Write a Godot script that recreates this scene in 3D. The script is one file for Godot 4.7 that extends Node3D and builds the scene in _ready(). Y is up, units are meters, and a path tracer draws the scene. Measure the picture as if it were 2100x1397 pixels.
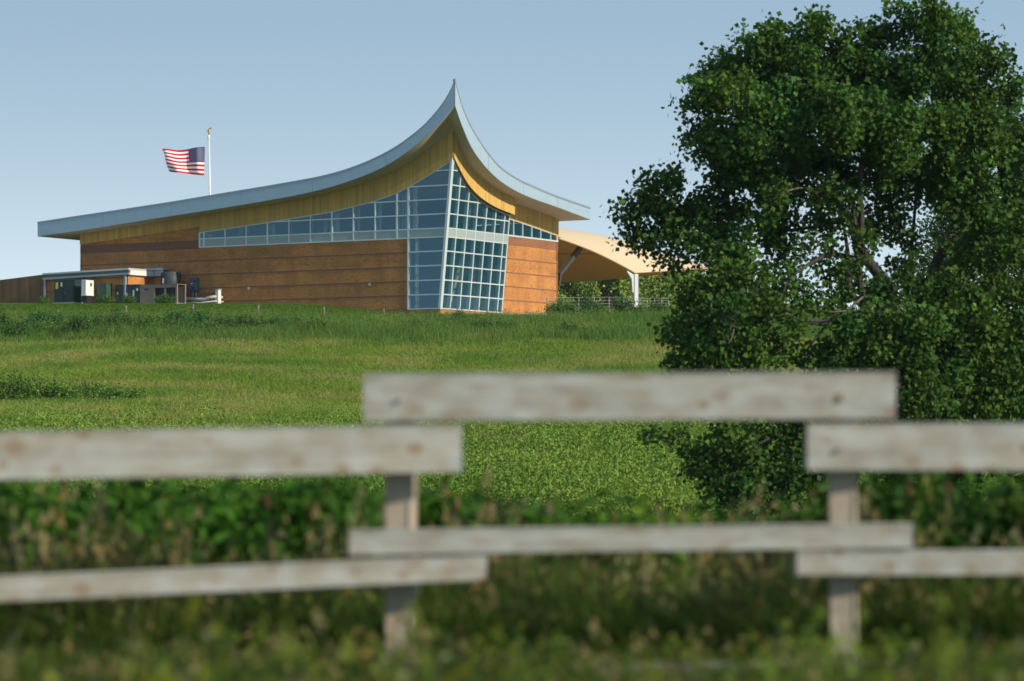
extends Node3D

const EYE := 1.3
const FOCAL := 5400.0
const TILT := 0.031749
const UL := Vector3(-0.8589599, 0, -0.51204286)
const UR := Vector3(0.51204286, 0, -0.8589599)
const UP3 := Vector3(0, 1, 0)
const CORNER := Vector3(-4.2935, 0, -193.0)

var rng := RandomNumberGenerator.new()
var taken := {}
var M := {}
var fn := FastNoiseLite.new()
var fn2 := FastNoiseLite.new()

# ------------------------------------------------------------------ naming
func numbered(n: String) -> String:
	if not taken.has(n):
		taken[n] = 0
		return n
	taken[n] += 1
	return "%s_%03d" % [n, taken[n]]

func tag(o: Node, label := "", category := "", group := "", kind := "") -> Node:
	if label: o.set_meta("label", label)
	if category: o.set_meta("category", category)
	if group: o.set_meta("group", group)
	if kind: o.set_meta("kind", kind)
	return o

func thing(called: String, label: String, category: String, pos := Vector3.ZERO, group := "") -> Node3D:
	var o := Node3D.new()
	o.name = numbered(called)
	o.position = pos
	add_child(o, true)
	tag(o, label, category, group)
	return o

func child_name(par: Node, n: String) -> String:
	if par == self:
		return numbered(n)
	var k: String = str(par.get_instance_id()) + n
	if not taken.has(k):
		taken[k] = 0
		return n
	taken[k] += 1
	return "%s_%03d" % [n, taken[k]]

func put(called: String, mesh: Mesh, mat: Material, par: Node = self, pos := Vector3.ZERO) -> MeshInstance3D:
	var o := MeshInstance3D.new()
	o.name = child_name(par, called)
	o.mesh = mesh
	o.material_override = mat
	o.position = pos
	par.add_child(o, true)
	return o

func done(called: String, st: SurfaceTool, mat: Material, par: Node = self, pos := Vector3.ZERO) -> MeshInstance3D:
	st.generate_normals()
	return put(called, st.commit(), mat, par, pos)

func copies(called: String, mesh: Mesh, mat: Material, buf: PackedFloat32Array, par: Node = self) -> MultiMeshInstance3D:
	var mm := MultiMesh.new()
	mm.transform_format = MultiMesh.TRANSFORM_3D
	mm.use_colors = true
	mm.mesh = mesh
	mm.instance_count = buf.size() / 16
	mm.buffer = buf
	var o := MultiMeshInstance3D.new()
	o.name = child_name(par, called)
	o.multimesh = mm
	o.material_override = mat
	o.set_meta("kind", "stuff")
	par.add_child(o, true)
	return o

func inst(buf: PackedFloat32Array, b: Basis, p: Vector3, c: Color) -> void:
	buf.append_array(PackedFloat32Array([b.x.x, b.y.x, b.z.x, p.x, b.x.y, b.y.y, b.z.y, p.y, b.x.z, b.y.z, b.z.z, p.z, c.r, c.g, c.b, 1.0]))

# ------------------------------------------------------------------ geometry
func st_new(smooth := false) -> SurfaceTool:
	var st := SurfaceTool.new()
	st.begin(Mesh.PRIMITIVE_TRIANGLES)
	st.set_smooth_group(0 if smooth else -1)
	return st

func vtx(st: SurfaceTool, p: Vector3, uv: Vector2) -> void:
	st.set_uv(uv)
	st.add_vertex(p)

func quad(st: SurfaceTool, a: Vector3, b: Vector3, c: Vector3, d: Vector3, ua := Vector2(0, 0), ub := Vector2(0, 1), uc := Vector2(1, 1), ud := Vector2(1, 0)) -> void:
	vtx(st, a, ua); vtx(st, b, ub); vtx(st, c, uc)
	vtx(st, a, ua); vtx(st, c, uc); vtx(st, d, ud)

func box(st: SurfaceTool, c: Vector3, x: Vector3, y: Vector3, z: Vector3) -> void:
	# c centre; x, y, z half edges
	var lx := x.length() * 2.0
	var ly := y.length() * 2.0
	var lz := z.length() * 2.0
	for f in [[x, y, z, lx, ly], [-x, y, -z, lx, ly], [-z, y, x, lz, ly], [z, y, -x, lz, ly], [x, -z, y, lx, lz], [x, z, -y, lx, lz]]:
		var u: Vector3 = f[0]
		var v: Vector3 = f[1]
		var n: Vector3 = f[2]
		var a := c + n - u + v
		var b := c + n + u + v
		var cc := c + n + u - v
		var d := c + n - u - v
		quad(st, a, b, cc, d, Vector2(0, 0), Vector2(f[3], 0), Vector2(f[3], f[4]), Vector2(0, f[4]))

func bevel_box(st: SurfaceTool, c: Vector3, x: Vector3, y: Vector3, z: Vector3, r: float) -> void:
	# box whose edges along x are chamfered by r
	var yn := y.normalized()
	var zn := z.normalized()
	var ring := []
	for q in [[1, 1], [1, -1], [-1, -1], [-1, 1]]:
		var p1: Vector3 = y * q[0] + z * q[1] - yn * (r * q[0])
		var p2: Vector3 = y * q[0] + z * q[1] - zn * (r * q[1])
		if q[0] * q[1] > 0:
			ring.append(p2); ring.append(p1)
		else:
			ring.append(p1); ring.append(p2)
	var n := ring.size()
	var l := x.length() * 2.0
	for i in n:
		var a: Vector3 = ring[i]
		var b: Vector3 = ring[(i + 1) % n]
		quad(st, c - x + a, c + x + a, c + x + b, c - x + b, Vector2(0, 0), Vector2(l, 0), Vector2(l, 0.2), Vector2(0, 0.2))
	for i in range(1, n - 1):
		vtx(st, c + x + ring[0], Vector2.ZERO); vtx(st, c + x + ring[i], Vector2.ZERO); vtx(st, c + x + ring[i + 1], Vector2.ZERO)
		vtx(st, c - x + ring[0], Vector2.ZERO); vtx(st, c - x + ring[i + 1], Vector2.ZERO); vtx(st, c - x + ring[i], Vector2.ZERO)

func ext(st: SurfaceTool, pts: PackedVector2Array, o: Vector3, ux: Vector3, uy: Vector3, n: Vector3, d0: float, d1: float) -> void:
	var idx := Geometry2D.triangulate_polygon(pts)
	for i in range(0, idx.size(), 3):
		for d in [d0, d1]:
			for k in ([0, 1, 2] if d == d1 else [0, 2, 1]):
				var p: Vector2 = pts[idx[i + k]]
				vtx(st, o + ux * p.x + uy * p.y + n * d, Vector2(p.x, -p.y))
	for i in pts.size():
		var a := pts[i]
		var b := pts[(i + 1) % pts.size()]
		var pa := o + ux * a.x + uy * a.y
		var pb := o + ux * b.x + uy * b.y
		quad(st, pa + n * d0, pb + n * d0, pb + n * d1, pa + n * d1, Vector2(a.x, -a.y), Vector2(b.x, -b.y), Vector2(b.x, -b.y), Vector2(a.x, -a.y))

func flat(st: SurfaceTool, pts: PackedVector2Array, f: Callable) -> void:
	var idx := Geometry2D.triangulate_polygon(pts)
	for i in idx:
		vtx(st, f.call(pts[i]), pts[i])

func tube(st: SurfaceTool, pts: Array, rad: Array, seg := 8, caps := true) -> void:
	var rings := []
	var prev_u := Vector3.ZERO
	for i in pts.size():
		var a: Vector3 = pts[maxi(i - 1, 0)]
		var b: Vector3 = pts[mini(i + 1, pts.size() - 1)]
		var t := (b - a).normalized()
		var u := t.cross(Vector3(0.31, 0.2, 0.93)).normalized() if prev_u == Vector3.ZERO else (prev_u - t * prev_u.dot(t)).normalized()
		prev_u = u
		var v := t.cross(u)
		var ring := []
		for k in seg:
			var w := TAU * k / seg
			ring.append(pts[i] + (u * cos(w) + v * sin(w)) * rad[i])
		rings.append(ring)
	for i in pts.size() - 1:
		for k in seg:
			var k2 := (k + 1) % seg
			quad(st, rings[i][k], rings[i + 1][k], rings[i + 1][k2], rings[i][k2], Vector2(float(k) / seg, i), Vector2(float(k) / seg, i + 1), Vector2(float(k + 1) / seg, i + 1), Vector2(float(k + 1) / seg, i))
	if caps:
		for k in range(1, seg - 1):
			vtx(st, rings[0][0], Vector2.ZERO); vtx(st, rings[0][k], Vector2.ZERO); vtx(st, rings[0][k + 1], Vector2.ZERO)
			var l: int = pts.size() - 1
			vtx(st, rings[l][0], Vector2.ZERO); vtx(st, rings[l][k + 1], Vector2.ZERO); vtx(st, rings[l][k], Vector2.ZERO)

func smooth_path(pts: Array, rad: Array, sub: int) -> Array:
	var op := []
	var orr := []
	for i in pts.size() - 1:
		var p0: Vector3 = pts[maxi(i - 1, 0)]
		var p1: Vector3 = pts[i]
		var p2: Vector3 = pts[i + 1]
		var p3: Vector3 = pts[mini(i + 2, pts.size() - 1)]
		for k in sub:
			var t := float(k) / sub
			op.append(p1.cubic_interpolate(p2, p0, p3, t))
			orr.append(lerpf(rad[i], rad[i + 1], t))
	op.append(pts[-1]); orr.append(rad[-1])
	return [op, orr]

func curve(tab: Array, x: float) -> float:
	# smooth curve through a table of (x, y) with rising x
	var n := tab.size()
	if x <= tab[0][0]: return tab[0][1] + (x - tab[0][0]) * (tab[1][1] - tab[0][1]) / (tab[1][0] - tab[0][0])
	if x >= tab[n - 1][0]: return tab[n - 1][1] + (x - tab[n - 1][0]) * (tab[n - 1][1] - tab[n - 2][1]) / (tab[n - 1][0] - tab[n - 2][0])
	var i := 0
	while x > tab[i + 1][0]: i += 1
	var h: float = tab[i + 1][0] - tab[i][0]
	var t: float = (x - tab[i][0]) / h
	var a := maxi(i - 1, 0)
	var b := mini(i + 2, n - 1)
	var m0: float = (tab[i + 1][1] - tab[a][1]) / (tab[i + 1][0] - tab[a][0])
	var m1: float = (tab[b][1] - tab[i][1]) / (tab[b][0] - tab[i][0])
	var t2 := t * t
	var t3 := t2 * t
	return (2 * t3 - 3 * t2 + 1) * tab[i][1] + (t3 - 2 * t2 + t) * h * m0 + (-2 * t3 + 3 * t2) * tab[i + 1][1] + (t3 - t2) * h * m1

func at(px: float, py: float, d: float) -> Vector3:
	# a place in the world measured off the photograph, at a known distance
	var x := (px - 1050.0) / FOCAL
	var y := (698.5 - py) / FOCAL
	var c := cos(TILT)
	var s := sin(TILT)
	var r := Vector3(x, y * c + s, y * s - c)
	return Vector3(0, EYE, 0) + r * (d / -r.z)

const PROFILE := [[0.0, -0.1], [8.0, -0.02], [13.0, 0.0], [20.0, -0.3], [35.0, -1.3], [55.0, -1.9], [70.0, -1.6], [85.0, -0.75], [100.0, 0.7], [130.0, 3.0], [150.0, 4.9], [170.0, 7.0], [180.0, 8.05], [190.0, 9.0], [195.0, 9.35], [205.0, 9.9], [212.0, 10.3], [230.0, 10.6], [300.0, 10.3], [500.0, 6.0], [1500.0, -10.0]]

func terr(x: float, z: float) -> float:
	var d := -z
	var h := curve(PROFILE, maxf(d, -40.0)) if d > 0 else -0.1
	if d > 180:
		h += 0.75 * smoothstep(-6.0, -17.0, x) * smoothstep(184.0, 196.0, d) * (1.0 - smoothstep(230.0, 300.0, d))
	h += fn.get_noise_2d(x * 0.6, z * 0.6) * 0.35 * smoothstep(20.0, 60.0, d) * (1.0 - smoothstep(175.0, 188.0, d))
	h -= smoothstep(90.0, 400.0, absf(x)) * 6.0
	return h

# ------------------------------------------------------------------ materials
func lin(r: float, g: float, b: float) -> Color:
	return Color(r, g, b).linear_to_srgb()

func mat(n: String, c: Color, rough := 0.8, metal := 0.0) -> StandardMaterial3D:
	var m := StandardMaterial3D.new()
	m.resource_name = n
	m.albedo_color = c
	m.roughness = rough
	m.metallic = metal
	m.metallic_specular = 0.4
	M[n] = m
	return m

func noise_tex(freq: float, c0: Color, c1: Color, seed_: int, w := 512, h := 512, mid := Color(0, 0, 0, 0)) -> NoiseTexture2D:
	var n := FastNoiseLite.new()
	n.seed = seed_
	n.frequency = freq
	n.fractal_octaves = 4
	var t := NoiseTexture2D.new()
	t.width = w
	t.height = h
	t.seamless = true
	t.noise = n
	var g := Gradient.new()
	g.set_color(0, c0)
	g.set_color(1, c1)
	if mid.a > 0: g.add_point(0.5, mid)
	t.color_ramp = g
	return t

func brick_image() -> ImageTexture:
	# 8 m by 8 m of brickwork, far too fine here to tell one brick from the next: only its tone and grain
	var im := Image.create(1000, 960, false, Image.FORMAT_RGB8)
	var r := RandomNumberGenerator.new()
	r.seed = 5
	var g := FastNoiseLite.new()
	g.seed = 21
	g.frequency = 0.01
	g.fractal_octaves = 3
	im.fill(Color(0.66, 0.50, 0.35))
	for row in 120:
		var off := 0 if row % 2 == 0 else 12
		for k in 40:
			var w := TAU * k / 40.0
			var big := g.get_noise_3d(cos(w) * 40.0, row * 5.0, sin(w) * 40.0) * 0.16 + g.get_noise_3d(cos(w) * 120.0 + 500.0, row * 2.0, sin(w) * 120.0) * 0.10
			var v := 0.985 + big + r.randf_range(-0.06, 0.06)
			var c := Color(0.725 * v, 0.49 * v + r.randf_range(-0.012, 0.012), 0.265 * v)
			if r.randf() < 0.04: c = c.lerp(Color(0.55, 0.33, 0.19), 0.6)
			im.fill_rect(Rect2i((k * 25 + off) % 1000, row * 8, 24, 7), c)
	return ImageTexture.create_from_image(im)

func timber_image(seed_: int, knots: int) -> ImageTexture:
	# sawn softwood gone grey: 3 m by 0.75 m
	var r := RandomNumberGenerator.new()
	r.seed = seed_
	var g := FastNoiseLite.new()
	g.seed = seed_
	g.frequency = 0.02
	g.fractal_octaves = 3
	var im := Image.create(1024, 256, false, Image.FORMAT_RGB8)
	for y in 256:
		for x in 1024:
			var a := g.get_noise_2d(x * 0.10, y * 2.2)
			var b := g.get_noise_2d(x * 0.5 + 900, y * 0.8)
			var v := 0.625 + 0.06 * a + 0.075 * b
			var w := clampf(0.5 + b * 1.2, 0, 1)
			im.set_pixel(x, y, Color(v, v * lerpf(0.985, 1.025, w), v * lerpf(0.92, 1.01, w)))
	for k in knots:
		var cx := r.randf_range(20, 1000)
		var cy := r.randf_range(6, 250)
		var rx := r.randf_range(6, 15)
		var ry := rx * r.randf_range(0.6, 1.0)
		var dark := r.randf_range(0.12, 0.52)
		for y in range(int(cy - ry * 1.8), int(cy + ry * 1.8)):
			for x in range(int(cx - rx * 2.2), int(cx + rx * 2.2)):
				if x < 0 or y < 0 or x > 1023 or y > 255: continue
				var q := sqrt(pow((x - cx) / rx, 2) + pow((y - cy) / ry, 2))
				if q < 1.7:
					var k2 := dark * (1.0 - smoothstep(0.4, 1.7, q))
					im.set_pixel(x, y, im.get_pixel(x, y).lerp(Color(0.46, 0.31, 0.19), k2))
	return ImageTexture.create_from_image(im)

func flag_image() -> ImageTexture:
	var im := Image.create(760, 400, false, Image.FORMAT_RGB8)
	var red := Color(0.74, 0.05, 0.16)
	var white := Color(0.95, 0.94, 0.94)
	for s in 13:
		var y0 := int(round(s * 400.0 / 13.0))
		im.fill_rect(Rect2i(0, y0, 760, int(round((s + 1) * 400.0 / 13.0)) - y0), red if s % 2 == 0 else white)
	im.fill_rect(Rect2i(0, 0, 304, 215), Color(0.08, 0.10, 0.36))
	for row in 9:
		for col in (6 if row % 2 == 0 else 5):
			var cx := 304.0 * ((2 * col + (1 if row % 2 == 0 else 2)) / 12.0)
			var cy := 215.0 * (row + 1) / 10.0
			var star := PackedVector2Array()
			for k in 10:
				var rr := 12.5 if k % 2 == 0 else 5.0
				star.append(Vector2(cx + sin(k * PI / 5) * rr, cy - cos(k * PI / 5) * rr))
			for y in range(int(cy - 13), int(cy + 14)):
				for x in range(int(cx - 13), int(cx + 14)):
					if Geometry2D.is_point_in_polygon(Vector2(x, y), star): im.set_pixel(x, y, white)
	return ImageTexture.create_from_image(im)

func foliage(n: String, trans: float) -> StandardMaterial3D:
	var m := mat(n, Color.WHITE, 0.65)
	m.vertex_color_use_as_albedo = true
	m.metallic_specular = 0.22
	m.backlight_enabled = true
	m.backlight = lin(trans, trans, trans * 0.45)
	m.cull_mode = BaseMaterial3D.CULL_DISABLED
	return m

func make_materials() -> void:
	var m := mat("brick", Color.WHITE, 0.85)
	m.albedo_texture = brick_image()
	m.uv1_scale = Vector3(0.125, 0.125, 1)
	mat("dark_brick", lin(0.22, 0.105, 0.068), 0.85)
	mat("joint", lin(0.42, 0.25, 0.14), 0.85)
	m = mat("siding", Color.WHITE, 0.6)
	m.vertex_color_use_as_albedo = true
	mat("siding_back", lin(0.17, 0.10, 0.03), 0.8)
	m = mat("fascia", Color.WHITE, 0.42, 0.25)
	m.albedo_texture = noise_tex(0.012, lin(0.37, 0.50, 0.61), lin(0.43, 0.56, 0.67), 7)
	m.uv1_triplanar = true
	m.uv1_scale = Vector3(0.2, 0.2, 0.2)
	mat("coping", lin(0.34, 0.38, 0.44), 0.4, 0.5)
	mat("roof_metal", lin(0.62, 0.64, 0.66), 0.4, 0.3)
	m = mat("soffit", Color.WHITE, 0.85)
	m.albedo_texture = noise_tex(0.02, lin(0.55, 0.45, 0.31), lin(0.61, 0.50, 0.35), 8)
	m.uv1_triplanar = true
	m.uv1_scale = Vector3(0.3, 0.3, 0.3)
	mat("frame", lin(0.60, 0.70, 0.72), 0.35, 0.2)
	mat("spandrel", lin(0.34, 0.41, 0.42), 0.3)
	m = mat("glass", Color(0.19, 0.45, 0.56, 0.05), 0.02, 0.5)
	m.transparency = BaseMaterial3D.TRANSPARENCY_ALPHA
	m.metallic_specular = 0.62
	mat("interior", lin(0.10, 0.12, 0.13), 0.8)
	mat("carpet", lin(0.06, 0.05, 0.045), 0.95)
	mat("curtain", lin(0.6, 0.68, 0.66), 0.9)
	mat("canopy_skin", lin(0.76, 0.62, 0.42), 0.75)
	M.canopy_skin.backlight_enabled = true
	M.canopy_skin.backlight = lin(0.36, 0.27, 0.15)
	mat("canopy_lining", lin(0.76, 0.44, 0.14), 0.8)
	M.canopy_lining.backlight_enabled = true
	M.canopy_lining.backlight = lin(0.9, 0.56, 0.2)
	mat("steel_white", lin(0.62, 0.66, 0.70), 0.45, 0.1)
	mat("steel_grey", lin(0.075, 0.075, 0.072), 0.6, 0.1)
	mat("galvanised", lin(0.42, 0.43, 0.44), 0.45, 0.6)
	mat("pipe_steel", lin(0.22, 0.23, 0.24), 0.45, 0.4)
	mat("stone", lin(0.30, 0.22, 0.17), 0.9)
	mat("dark_green", lin(0.018, 0.045, 0.045), 0.45)
	mat("mid_green", lin(0.035, 0.085, 0.055), 0.5)
	mat("white_paint", lin(0.74, 0.76, 0.74), 0.45)
	mat("trim_grey", lin(0.38, 0.42, 0.46), 0.45, 0.2)
	mat("trim_green", lin(0.10, 0.15, 0.14), 0.5)
	mat("yellow_print", lin(0.75, 0.62, 0.02), 0.5)
	mat("black_print", lin(0.02, 0.02, 0.025), 0.5)
	mat("blue_print", lin(0.03, 0.05, 0.22), 0.5)
	mat("charcoal", lin(0.045, 0.05, 0.055), 0.5)
	mat("tan_metal", lin(0.28, 0.215, 0.155), 0.55)
	mat("blue_grey", lin(0.10, 0.15, 0.19), 0.45)
	mat("unit_grey", lin(0.075, 0.09, 0.095), 0.5)
	mat("pipe_wrap", lin(0.52, 0.52, 0.54), 0.5)
	mat("concrete", lin(0.42, 0.41, 0.39), 0.9)
	mat("gold", lin(0.6, 0.42, 0.14), 0.35, 0.6)
	mat("rope", lin(0.6, 0.58, 0.5), 0.9)
	m = mat("screen_wood", Color.WHITE, 0.85)
	m.vertex_color_use_as_albedo = true
	m = mat("flag", Color.WHITE, 0.8)
	m.albedo_texture = flag_image()
	m.backlight_enabled = true
	m.backlight = lin(0.25, 0.25, 0.25)
	m.cull_mode = BaseMaterial3D.CULL_DISABLED
	m = mat("timber", Color.WHITE, 0.85)
	m.albedo_texture = timber_image(11, 46)
	m.uv1_triplanar = true
	m.uv1_world_triplanar = true
	m.uv1_scale = Vector3(1.0 / 3.0, 1.0 / 0.75, 1.0 / 3.0)
	m = mat("timber_post", Color.WHITE, 0.85)
	m.albedo_texture = noise_tex(0.02, lin(0.38, 0.325, 0.255), lin(0.52, 0.455, 0.37), 13, 256, 256)
	m.uv1_triplanar = true
	m.uv1_scale = Vector3(3.0, 0.5, 3.0)
	m = mat("post_wood", Color.WHITE, 0.9)
	m.albedo_texture = noise_tex(0.03, lin(0.12, 0.10, 0.085), lin(0.26, 0.23, 0.2), 14, 128, 128)
	m.uv1_triplanar = true
	m = mat("bark", Color.WHITE, 0.9)
	m.albedo_texture = noise_tex(0.03, lin(0.028, 0.027, 0.026), lin(0.085, 0.08, 0.074), 15, 256, 256)
	m.uv1_triplanar = true
	m.uv1_scale = Vector3(1.6, 0.4, 1.6)
	m.heightmap_enabled = true
	m.heightmap_texture = noise_tex(0.04, Color.BLACK, Color.WHITE, 16, 256, 256)
	m.heightmap_scale = 3.0
	mat("pale_bark", lin(0.13, 0.12, 0.105), 0.9)
	m = mat("soil", Color.WHITE, 0.95)
	m.albedo_texture = noise_tex(0.02, lin(0.05, 0.08, 0.015), lin(0.14, 0.17, 0.04), 17, 512, 512)
	m.uv1_triplanar = true
	m.uv1_world_triplanar = true
	m.uv1_scale = Vector3(0.07, 0.07, 0.07)
	foliage("grass", 0.55)
	foliage("leaf", 0.5)
	foliage("dark_leaf", 0.42)
	mat("seed_red", lin(0.085, 0.03, 0.015), 0.9)
	mat("stem", lin(0.10, 0.075, 0.045), 0.9)

# ------------------------------------------------------------------ plant meshes
func leaf_cluster(seed_: int, n: int, spread: float, size: float, long := 1.25, up := 0.0) -> ArrayMesh:
	var r := RandomNumberGenerator.new()
	r.seed = seed_
	var st := st_new()
	for i in n:
		var p := Vector3(r.randfn(), r.randfn() * 0.8, r.randfn()) * spread * 0.5
		var dir := Vector3(r.randfn(), r.randfn() * 0.7 - 0.3 + up, r.randfn()).normalized()
		var side := dir.cross(Vector3(r.randfn(), r.randfn(), r.randfn())).normalized()
		var nor := side.cross(dir)
		var s := size * r.randf_range(0.7, 1.25)
		var a := p
		var b := p + dir * s * long * 0.42 + side * s * 0.5 + nor * s * 0.10
		var c := p + dir * s * long
		var d := p + dir * s * long * 0.42 - side * s * 0.5 + nor * s * 0.10
		vtx(st, a, Vector2.ZERO); vtx(st, b, Vector2.ZERO); vtx(st, c, Vector2.ZERO)
		vtx(st, a, Vector2.ZERO); vtx(st, c, Vector2.ZERO); vtx(st, d, Vector2.ZERO)
	st.generate_normals()
	return st.commit()

func grass_tuft(seed_: int, n: int, radius: float, width: float, lean: float, heads := 0) -> ArrayMesh:
	# blades one metre tall: scaled where they stand
	var r := RandomNumberGenerator.new()
	r.seed = seed_
	var st := st_new()
	for i in n:
		var w := r.randf() * TAU
		var q := sqrt(r.randf()) * radius
		var p := Vector3(cos(w) * q, 0, sin(w) * q)
		var bend := Vector3(r.randfn() * lean + 0.1, 0, r.randfn() * lean)
		var h := r.randf_range(0.55, 1.0)
		var side := Vector3(r.randfn(), 0, r.randfn() * 0.6).normalized() * width * r.randf_range(0.7, 1.2)
		var p1 := p + bend * 0.3 * h + UP3 * h * 0.55
		var p2 := p + bend * h + UP3 * h
		vtx(st, p - side, Vector2.ZERO); vtx(st, p1 - side * 0.75, Vector2.ZERO); vtx(st, p1 + side * 0.75, Vector2.ZERO)
		vtx(st, p - side, Vector2.ZERO); vtx(st, p1 + side * 0.75, Vector2.ZERO); vtx(st, p + side, Vector2.ZERO)
		vtx(st, p1 - side * 0.75, Vector2.ZERO); vtx(st, p2, Vector2.ZERO); vtx(st, p1 + side * 0.75, Vector2.ZERO)
		if i < heads:
			for k in 5:
				var c := p2 + UP3 * (0.05 * k - 0.1) + Vector3(r.randfn(), 0, r.randfn()) * 0.02
				var s := Vector3(r.randfn(), r.randfn(), r.randfn()).normalized() * 0.03
				vtx(st, c - s, Vector2.ZERO); vtx(st, c + UP3 * 0.07, Vector2.ZERO); vtx(st, c + s, Vector2.ZERO)
	st.generate_normals()
	return st.commit()

func rand_basis(r: RandomNumberGenerator, s: float, tilt := 0.5) -> Basis:
	return Basis.from_euler(Vector3(r.randfn() * tilt, r.randf() * TAU, r.randfn() * tilt)).scaled(Vector3(s, s, s))

func tone(r: RandomNumberGenerator, c: Color, spread: float) -> Color:
	var v := exp(r.randfn() * spread)
	var y := r.randfn() * spread * 0.5
	return Color(c.r * v * (1.0 + y), c.g * v, c.b * v * (1.0 - y))

# ------------------------------------------------------------------ the building
const HB := 8.0
const S_END := 35.37
const T_END := 17.45
const SET_BACK := 1.15
const FLT := [[-1.34, 26.30], [-1.03, 25.64], [-0.42, 24.78], [0.35, 23.98], [1.28, 23.18], [2.68, 22.29], [4.07, 21.58], [6.12, 20.82], [8.19, 20.27], [10.45, 19.87], [13.06, 19.59], [16.24, 19.29], [19.47, 19.01], [24.85, 18.53], [29.45, 18.17], [33.98, 17.83], [38.11, 17.51]]
const FLB := [[-1.34, 24.46], [-0.73, 23.80], [0.35, 22.86], [1.89, 21.78], [3.45, 20.90], [5.01, 20.20], [7.39, 19.49], [9.80, 18.96], [13.06, 18.49], [19.46, 17.87], [26.68, 17.27], [33.73, 16.66], [38.11, 16.36]]
const FRT := [[-2.0, 26.30], [-1.02, 24.56], [0.20, 23.20], [1.71, 22.02], [2.61, 21.43], [4.26, 20.57], [6.78, 19.87], [9.37, 19.44], [12.9, 18.97], [18.2, 18.44]]
const FRB := [[-2.0, 24.46], [-1.15, 23.22], [0.20, 21.68], [1.71, 20.63], [2.61, 20.16], [4.26, 19.49], [6.78, 18.86], [9.37, 18.47], [13.07, 18.08], [18.2, 17.48]]
const WLT := [[0.09, 20.90], [0.37, 20.64], [1.46, 20.08], [2.39, 19.63], [3.98, 18.93], [5.02, 18.54], [6.95, 18.05], [8.9, 17.70], [10.84, 17.40], [14.82, 17.00], [18.86, 16.64], [23.38, 16.27]]
const WRT := [[0.0, 20.90], [0.12, 20.80], [0.87, 20.05], [1.87, 19.19], [3.07, 18.52], [4.46, 18.03], [6.09, 17.65], [8.75, 17.28]]

func pl(s: float, t: float, h: float) -> Vector3:
	return UL * s + UR * t + UP3 * (h - HB)

func lean(h: float) -> float:
	# the leaning glass corner: distance back from the siding corner at height h
	return 1.14 - 0.0945 * (h - 9.84)

func under(s: float, t: float) -> float:
	# height of the soffit
	var a := curve(FLB, s)
	var b := curve(FRB, t)
	var k := 0.35
	var q := clampf(0.5 + 0.5 * (b - a) / k, 0, 1)
	var m := lerpf(b, a, q) - k * q * (1 - q)
	return m + 0.95 * exp(-(s * s + t * t) / 1.3) + 0.01

func over(s: float, t: float) -> float:
	return minf(curve(FLT, s), curve(FRT, t)) - 0.03

func clip_cell(u0: float, u1: float, h0: float, h1: float, region: PackedVector2Array) -> Array:
	var cell := PackedVector2Array([Vector2(u0, h0), Vector2(u1, h0), Vector2(u1, h1), Vector2(u0, h1)])
	return Geometry2D.intersect_polygons(cell, region)

func area(p: PackedVector2Array) -> float:
	var a := 0.0
	for i in p.size():
		a += p[i].cross(p[(i + 1) % p.size()])
	return absf(a) * 0.5

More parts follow.
